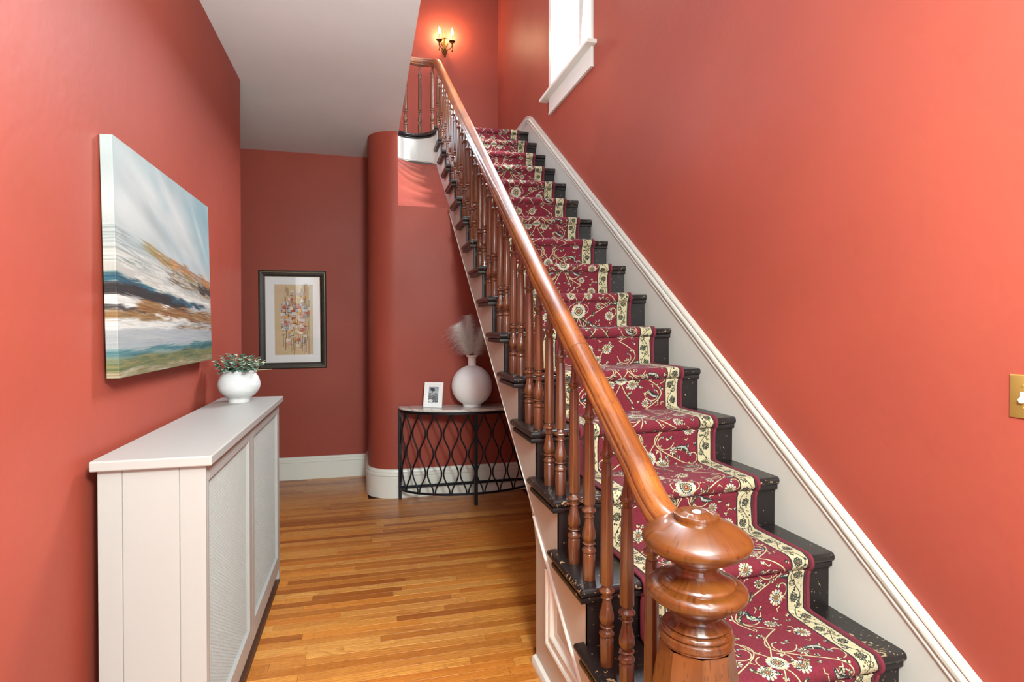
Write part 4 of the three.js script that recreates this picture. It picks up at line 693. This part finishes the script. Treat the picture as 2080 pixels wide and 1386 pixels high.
  const ph = canvasTex(180, 280, (c, w, h) => {
    const q = rng(3), g = c.createLinearGradient(0, 0, 0, h); g.addColorStop(0, '#8d949c'); g.addColorStop(0.45, '#b4bcc4'); g.addColorStop(0.6, '#77797c'); g.addColorStop(1, '#4c4c4e'); c.fillStyle = g; c.fillRect(0, 0, w, h);
    for (let i = 0; i < 90; i++) { c.fillStyle = q() < 0.5 ? '#23242a' : '#3c3e44'; c.beginPath(); c.ellipse(70 + (q() - 0.5) * 70, 50 + (q() - 0.5) * 44, 4 + q() * 9, 3 + q() * 4, q() * 3, 0, 7); c.fill(); } c.fillStyle = '#2a2a2e'; c.fillRect(68, 60, 6, 80);
    for (let i = 0; i < 420; i++) { const y = 110 + q() * 170; c.fillStyle = ['#26262a', '#55565a', '#8c8d90', '#b9babc'][Math.floor(q() * 4)]; c.globalAlpha = 0.7; c.beginPath(); c.ellipse(q() * w, y, 3 + q() * 7, 2 + q() * 4, q() * 3, 0, 7); c.fill(); } c.globalAlpha = 1; c.fillStyle = '#d6d6d4'; c.beginPath(); c.ellipse(45, 250, 42, 26, 0, 0, 7); c.fill();
  });
  part(pf, 'photograph', lean(new THREE.PlaneGeometry(0.088, 0.135).translate(0, H / 2 + 0.003, 0.0066)), std({ map: ph, roughness: 0.35 }));
  part(pf, 'easel_strut', new THREE.BoxGeometry(0.05, 0.15, 0.003).rotateX(0.28).translate(0, 0.073, -0.055), std({ color: '#efece8', roughness: 0.6 }));
  pf.rotation.y = -0.42;
}

// ------------------------------------------------------------------ stair window on the right wall
{
  const z0 = -4.3, z1 = -5.19, y0 = 3.745, y1 = 5.6, X = 1.745, w = struct('window_1'), m = M.trim;
  part(w, 'casing', box(X - 0.022, X, y0 - 0.01, y1 + 0.1, z0, z0 + 0.1, 0.003), m); part(w, 'casing', box(X - 0.022, X, y0 - 0.01, y1 + 0.1, z1 - 0.075, z1, 0.003), m); part(w, 'casing', box(X - 0.024, X, y1, y1 + 0.12, z1 - 0.09, z0 + 0.11, 0.003), m);
  part(w, 'sill', box(X - 0.085, X + 0.1, y0 - 0.035, y0, z1 - 0.19, z0 + 0.165, 0.009), m);
  part(w, 'apron', box(X - 0.02, X, y0 - 0.17, y0 - 0.03, z1 - 0.075, z0 + 0.1, 0.002), m); part(w, 'apron_bead', box(X - 0.026, X, y0 - 0.19, y0 - 0.168, z1 - 0.078, z0 + 0.103, 0.004), m);
  // jamb linings and the sash
  part(w, 'jamb', box(X, X + 0.17, y0, y1, z0 - 0.012, z0 + 0.004), m); part(w, 'jamb', box(X, X + 0.17, y0, y1, z1 - 0.004, z1 + 0.012), m);
  const sx = X + 0.1; part(w, 'sash_stile', box(sx, sx + 0.04, y0, y1, z0 - 0.06, z0 - 0.012, 0.003), m); part(w, 'sash_stile', box(sx, sx + 0.04, y0, y1, z1 + 0.012, z1 + 0.055, 0.003), m);
  part(w, 'sash_rail', box(sx, sx + 0.04, y0, y0 + 0.07, z1 + 0.055, z0 - 0.06, 0.003), m); part(w, 'sash_rail', box(sx, sx + 0.04, 4.9, 4.95, z1 + 0.055, z0 - 0.06, 0.003), m); part(w, 'sash_rail', box(sx, sx + 0.04, y1 - 0.05, y1, z1 + 0.055, z0 - 0.06, 0.003), m);
  part(w, 'glass_pane', box(sx + 0.018, sx + 0.022, y0 + 0.06, y1 - 0.04, z1 + 0.05, z0 - 0.05), phys({ color: '#ffffff', roughness: 0, transmission: 1, thickness: 0, ior: 1.45 }));
}
// glazed front door and the window above it, behind the camera
{
  const glass = phys({ color: '#ffffff', roughness: 0, transmission: 1, thickness: 0, ior: 1.45 });
  const frame = (name, x0, x1, y0, y1, nx, ny) => {
    const d = struct(name), b = (a, c, e, f) => part(d, 'frame', box(a, c, e, f, ZFRONT + 0.06, ZFRONT + 0.14, 0.004), M.trim);
    for (let i = 0; i <= nx; i++) { const x = lerp(x0, x1 - 0.07, i / nx); b(x, x + 0.07, y0, y1); } for (let j = 0; j <= ny; j++) { const y = lerp(y0, y1 - 0.07, j / ny); b(x0 + 0.07, x1 - 0.07, y, y + 0.07); }
    part(d, 'glass_pane', box(x0 + 0.03, x1 - 0.03, y0 + 0.03, y1 - 0.03, ZFRONT + 0.098, ZFRONT + 0.102), glass);
  };
  const w3 = struct('window_3'); for (const z of [-3.36, -3.9, -4.5]) part(w3, 'frame', box(-2.0, -1.94, 4.3, 5.9, z, z + 0.06, 0.004), M.trim); for (const y of [4.3, 5.07, 5.84]) part(w3, 'frame', box(-2.0, -1.94, y, y + 0.06, -4.44, -3.36, 0.004), M.trim); part(w3, 'glass_pane', box(-1.972, -1.968, 4.33, 5.87, -4.47, -3.33), glass);
  frame('door_1', -0.5, 1.4, 0.05, 2.8, 2, 2); frame('window_2', -0.85, 0.85, 4.25, 5.8, 2, 2);
}
// ------------------------------------------------------------------ brass switch plate
{
  const s = thing('light_switch', 'brass switch plate with a white toggle on the red wall', 'light switch', [1.745, 1.31, -1.156]);
  const brass = std({ color: '#c39a52', roughness: 0.36, metalness: 0.7 });
  const g = new THREE.ExtrudeGeometry(shapeOf([[-0.031, -0.056], [0.031, -0.056], [0.031, 0.056], [-0.031, 0.056]]), { depth: 0.001, bevelEnabled: true, bevelSize: 0.0045, bevelThickness: 0.0045, bevelSegments: 4 }); g.rotateY(-PI / 2);
  part(s, 'plate', toCreasedNormals(uvBox(g), 0.6), brass);
  part(s, 'toggle', box(-0.019, -0.004, -0.006, 0.007, -0.005, 0.005, 0.002).rotateZ(0.5).translate(0, -0.004, 0), std({ color: '#f2efe8', roughness: 0.4 })); part(s, 'toggle_collar', box(-0.0075, -0.004, -0.012, 0.012, -0.006, 0.006, 0.001), std({ color: '#f2efe8', roughness: 0.4 }));
  for (const y of [-0.03, 0.03]) part(s, 'screw', new THREE.CylinderGeometry(0.0032, 0.0036, 0.002, 14).rotateZ(PI / 2).translate(-0.0062, y, 0), brass);
}
// ------------------------------------------------------------------ wall sconce at the head of the stairs
const flame = (parent, x, y, z, color, power) => {
  const l = new THREE.PointLight(color, power, 0, 2); l.position.set(x, y, z); l.castShadow = true; parent.add(l); return l;
};
{
  const s = thing('wall_sconce', 'two-candle bronze wall sconce with glowing flame bulbs above the landing', 'wall lamp', [1.022, 5.2, ZF]);
  const bronze = std({ color: '#5a4020', roughness: 0.38, metalness: 0.85 });
  part(s, 'backplate', toCreasedNormals(new THREE.ExtrudeGeometry(new THREE.Shape(new THREE.CatmullRomCurve3([V3(0, -0.10, 0), V3(0.035, -0.05, 0), V3(0.022, 0.0, 0), V3(0.045, 0.05, 0), V3(0, 0.12, 0), V3(-0.045, 0.05, 0), V3(-0.022, 0, 0), V3(-0.035, -0.05, 0)], true).getPoints(40).map((p) => V2(p.x, p.y))), { depth: 0.012, bevelEnabled: true, bevelSize: 0.003, bevelThickness: 0.003, bevelSegments: 2 }), 0.6), bronze);
  part(s, 'finial', tube([[0, 0.10, 0.02], [0, 0.16, 0.03], [0, 0.2, 0.03]], 0.004, 10, 6), bronze);
  part(s, 'drop', toCreasedNormals(lathe([[0.0001, -0.16], [0.008, -0.155], [0.011, -0.14], [0.007, -0.12], [0.012, -0.1], [0.014, -0.06], [0.0001, -0.05]], 14).translate(0, 0, 0.04), 0.8), bronze);
  for (const x of [-0.083, 0.083]) {
    part(s, 'arm', tube([[0, -0.02, 0.02], [x * 0.4, -0.07, 0.08], [x * 0.85, -0.05, 0.115], [x, 0.0, 0.12]], 0.006, 24, 8), bronze);
    part(s, 'scroll', tube([[0, 0.11, 0.02], [x * 0.45, 0.085, 0.06], [x * 0.8, 0.04, 0.1], [x * 0.55, 0.0, 0.09], [x * 0.35, 0.03, 0.07]], 0.0035, 24, 6), bronze);
    part(s, 'drip_cup', toCreasedNormals(lathe([[0.0001, 0], [0.012, 0.0], [0.03, 0.008], [0.042, 0.022], [0.04, 0.025], [0.02, 0.014], [0.014, 0.03], [0.016, 0.036], [0.0001, 0.036]], 20).translate(x, 0.005, 0.12), 0.8), bronze);
    part(s, 'drop', toCreasedNormals(lathe([[0.0001, -0.115], [0.009, -0.11], [0.012, -0.1], [0.004, -0.088], [0.0035, -0.06], [0.009, -0.04], [0.012, 0], [0.0001, 0.006]], 12).translate(x, 0.004, 0.12), 0.8), bronze);
    part(s, 'candle_sleeve', new THREE.CylinderGeometry(0.0105, 0.0105, 0.065, 16).translate(x, 0.072, 0.12), std({ color: '#c9a878', roughness: 0.6 }));
    part(s, 'flame_bulb', lathe(splineOutline([[0.0001, 0], [0.009, 0.004], [0.0165, 0.026], [0.015, 0.05], [0.007, 0.078], [0.0001, 0.097]], 20), 18).translate(x, 0.105, 0.12), std({ color: '#fff2d8', emissive: new THREE.Color(1, 0.78, 0.45), emissiveIntensity: 6, roughness: 0.4 }), 'glowing flame-shaped bulb');
    flame(s, x, 0.15, 0.12, new THREE.Color(1, 0.7, 0.4), 0.3);
  }
}
// ------------------------------------------------------------------ ceiling lamp over the entrance, behind the camera
{
  const l = thing('ceiling_lamp', 'white glass globe lamp hanging from the hall ceiling by the front door', 'lamp', [0.45, 2.4, 0.15]);
  part(l, 'globe', new THREE.SphereGeometry(0.13, 32, 20), std({ color: '#fff4e2', emissive: new THREE.Color(1, 0.75, 0.45), emissiveIntensity: 4, roughness: 0.4 }));
  part(l, 'rod', new THREE.CylinderGeometry(0.008, 0.008, 0.68, 12).translate(0, 0.46, 0), M.black); part(l, 'ceiling_cup', new THREE.CylinderGeometry(0.05, 0.06, 0.03, 24).translate(0, 0.802, 0), M.black);
  const p = flame(l, 0, 0, 0, new THREE.Color(0.84, 1.02, 1.0), 15.5); p.shadow.radius = 12;
}
// ------------------------------------------------------------------ blossoming tree outside the stair window
{
  const t = thing('garden_tree', 'pale sunlit tree crown seen through the stair window', 'tree', [6.2, 0, -14.2]);
  const R = rng(61), P = [], I = [];
  for (let i = 0; i < 1500; i++) {
    const c = V3((R() - 0.5), (R() - 0.5), (R() - 0.5)).normalize().multiplyScalar(0.9 * Math.cbrt(R())), a = V3(R() - 0.5, R() - 0.5, R() - 0.5).normalize().multiplyScalar(0.09), b = V3(R() - 0.5, R() - 0.5, R() - 0.5).cross(a).normalize().multiplyScalar(0.05), k = P.length / 3; c.y += 12.3;
    for (const v of [c.clone().sub(a), c.clone().add(b), c.clone().add(a), c.clone().sub(b)]) P.push(v.x, v.y, v.z); I.push(k, k + 1, k + 2, k, k + 2, k + 3);
  }
  const g = new THREE.BufferGeometry(); g.setAttribute('position', new THREE.Float32BufferAttribute(P, 3)); g.setIndex(I); g.computeVertexNormals();
  part(t, 'foliage', g, std({ color: '#dfe6dc', roughness: 0.9 })).userData.kind = 'stuff';
  part(t, 'trunk', tube([[0, 0, 0], [0.1, 5, 0.05], [0, 9, 0], [0, 12.2, 0]], 0.12, 24, 8), M.darkWood);
}

renderer.render(scene, camera);
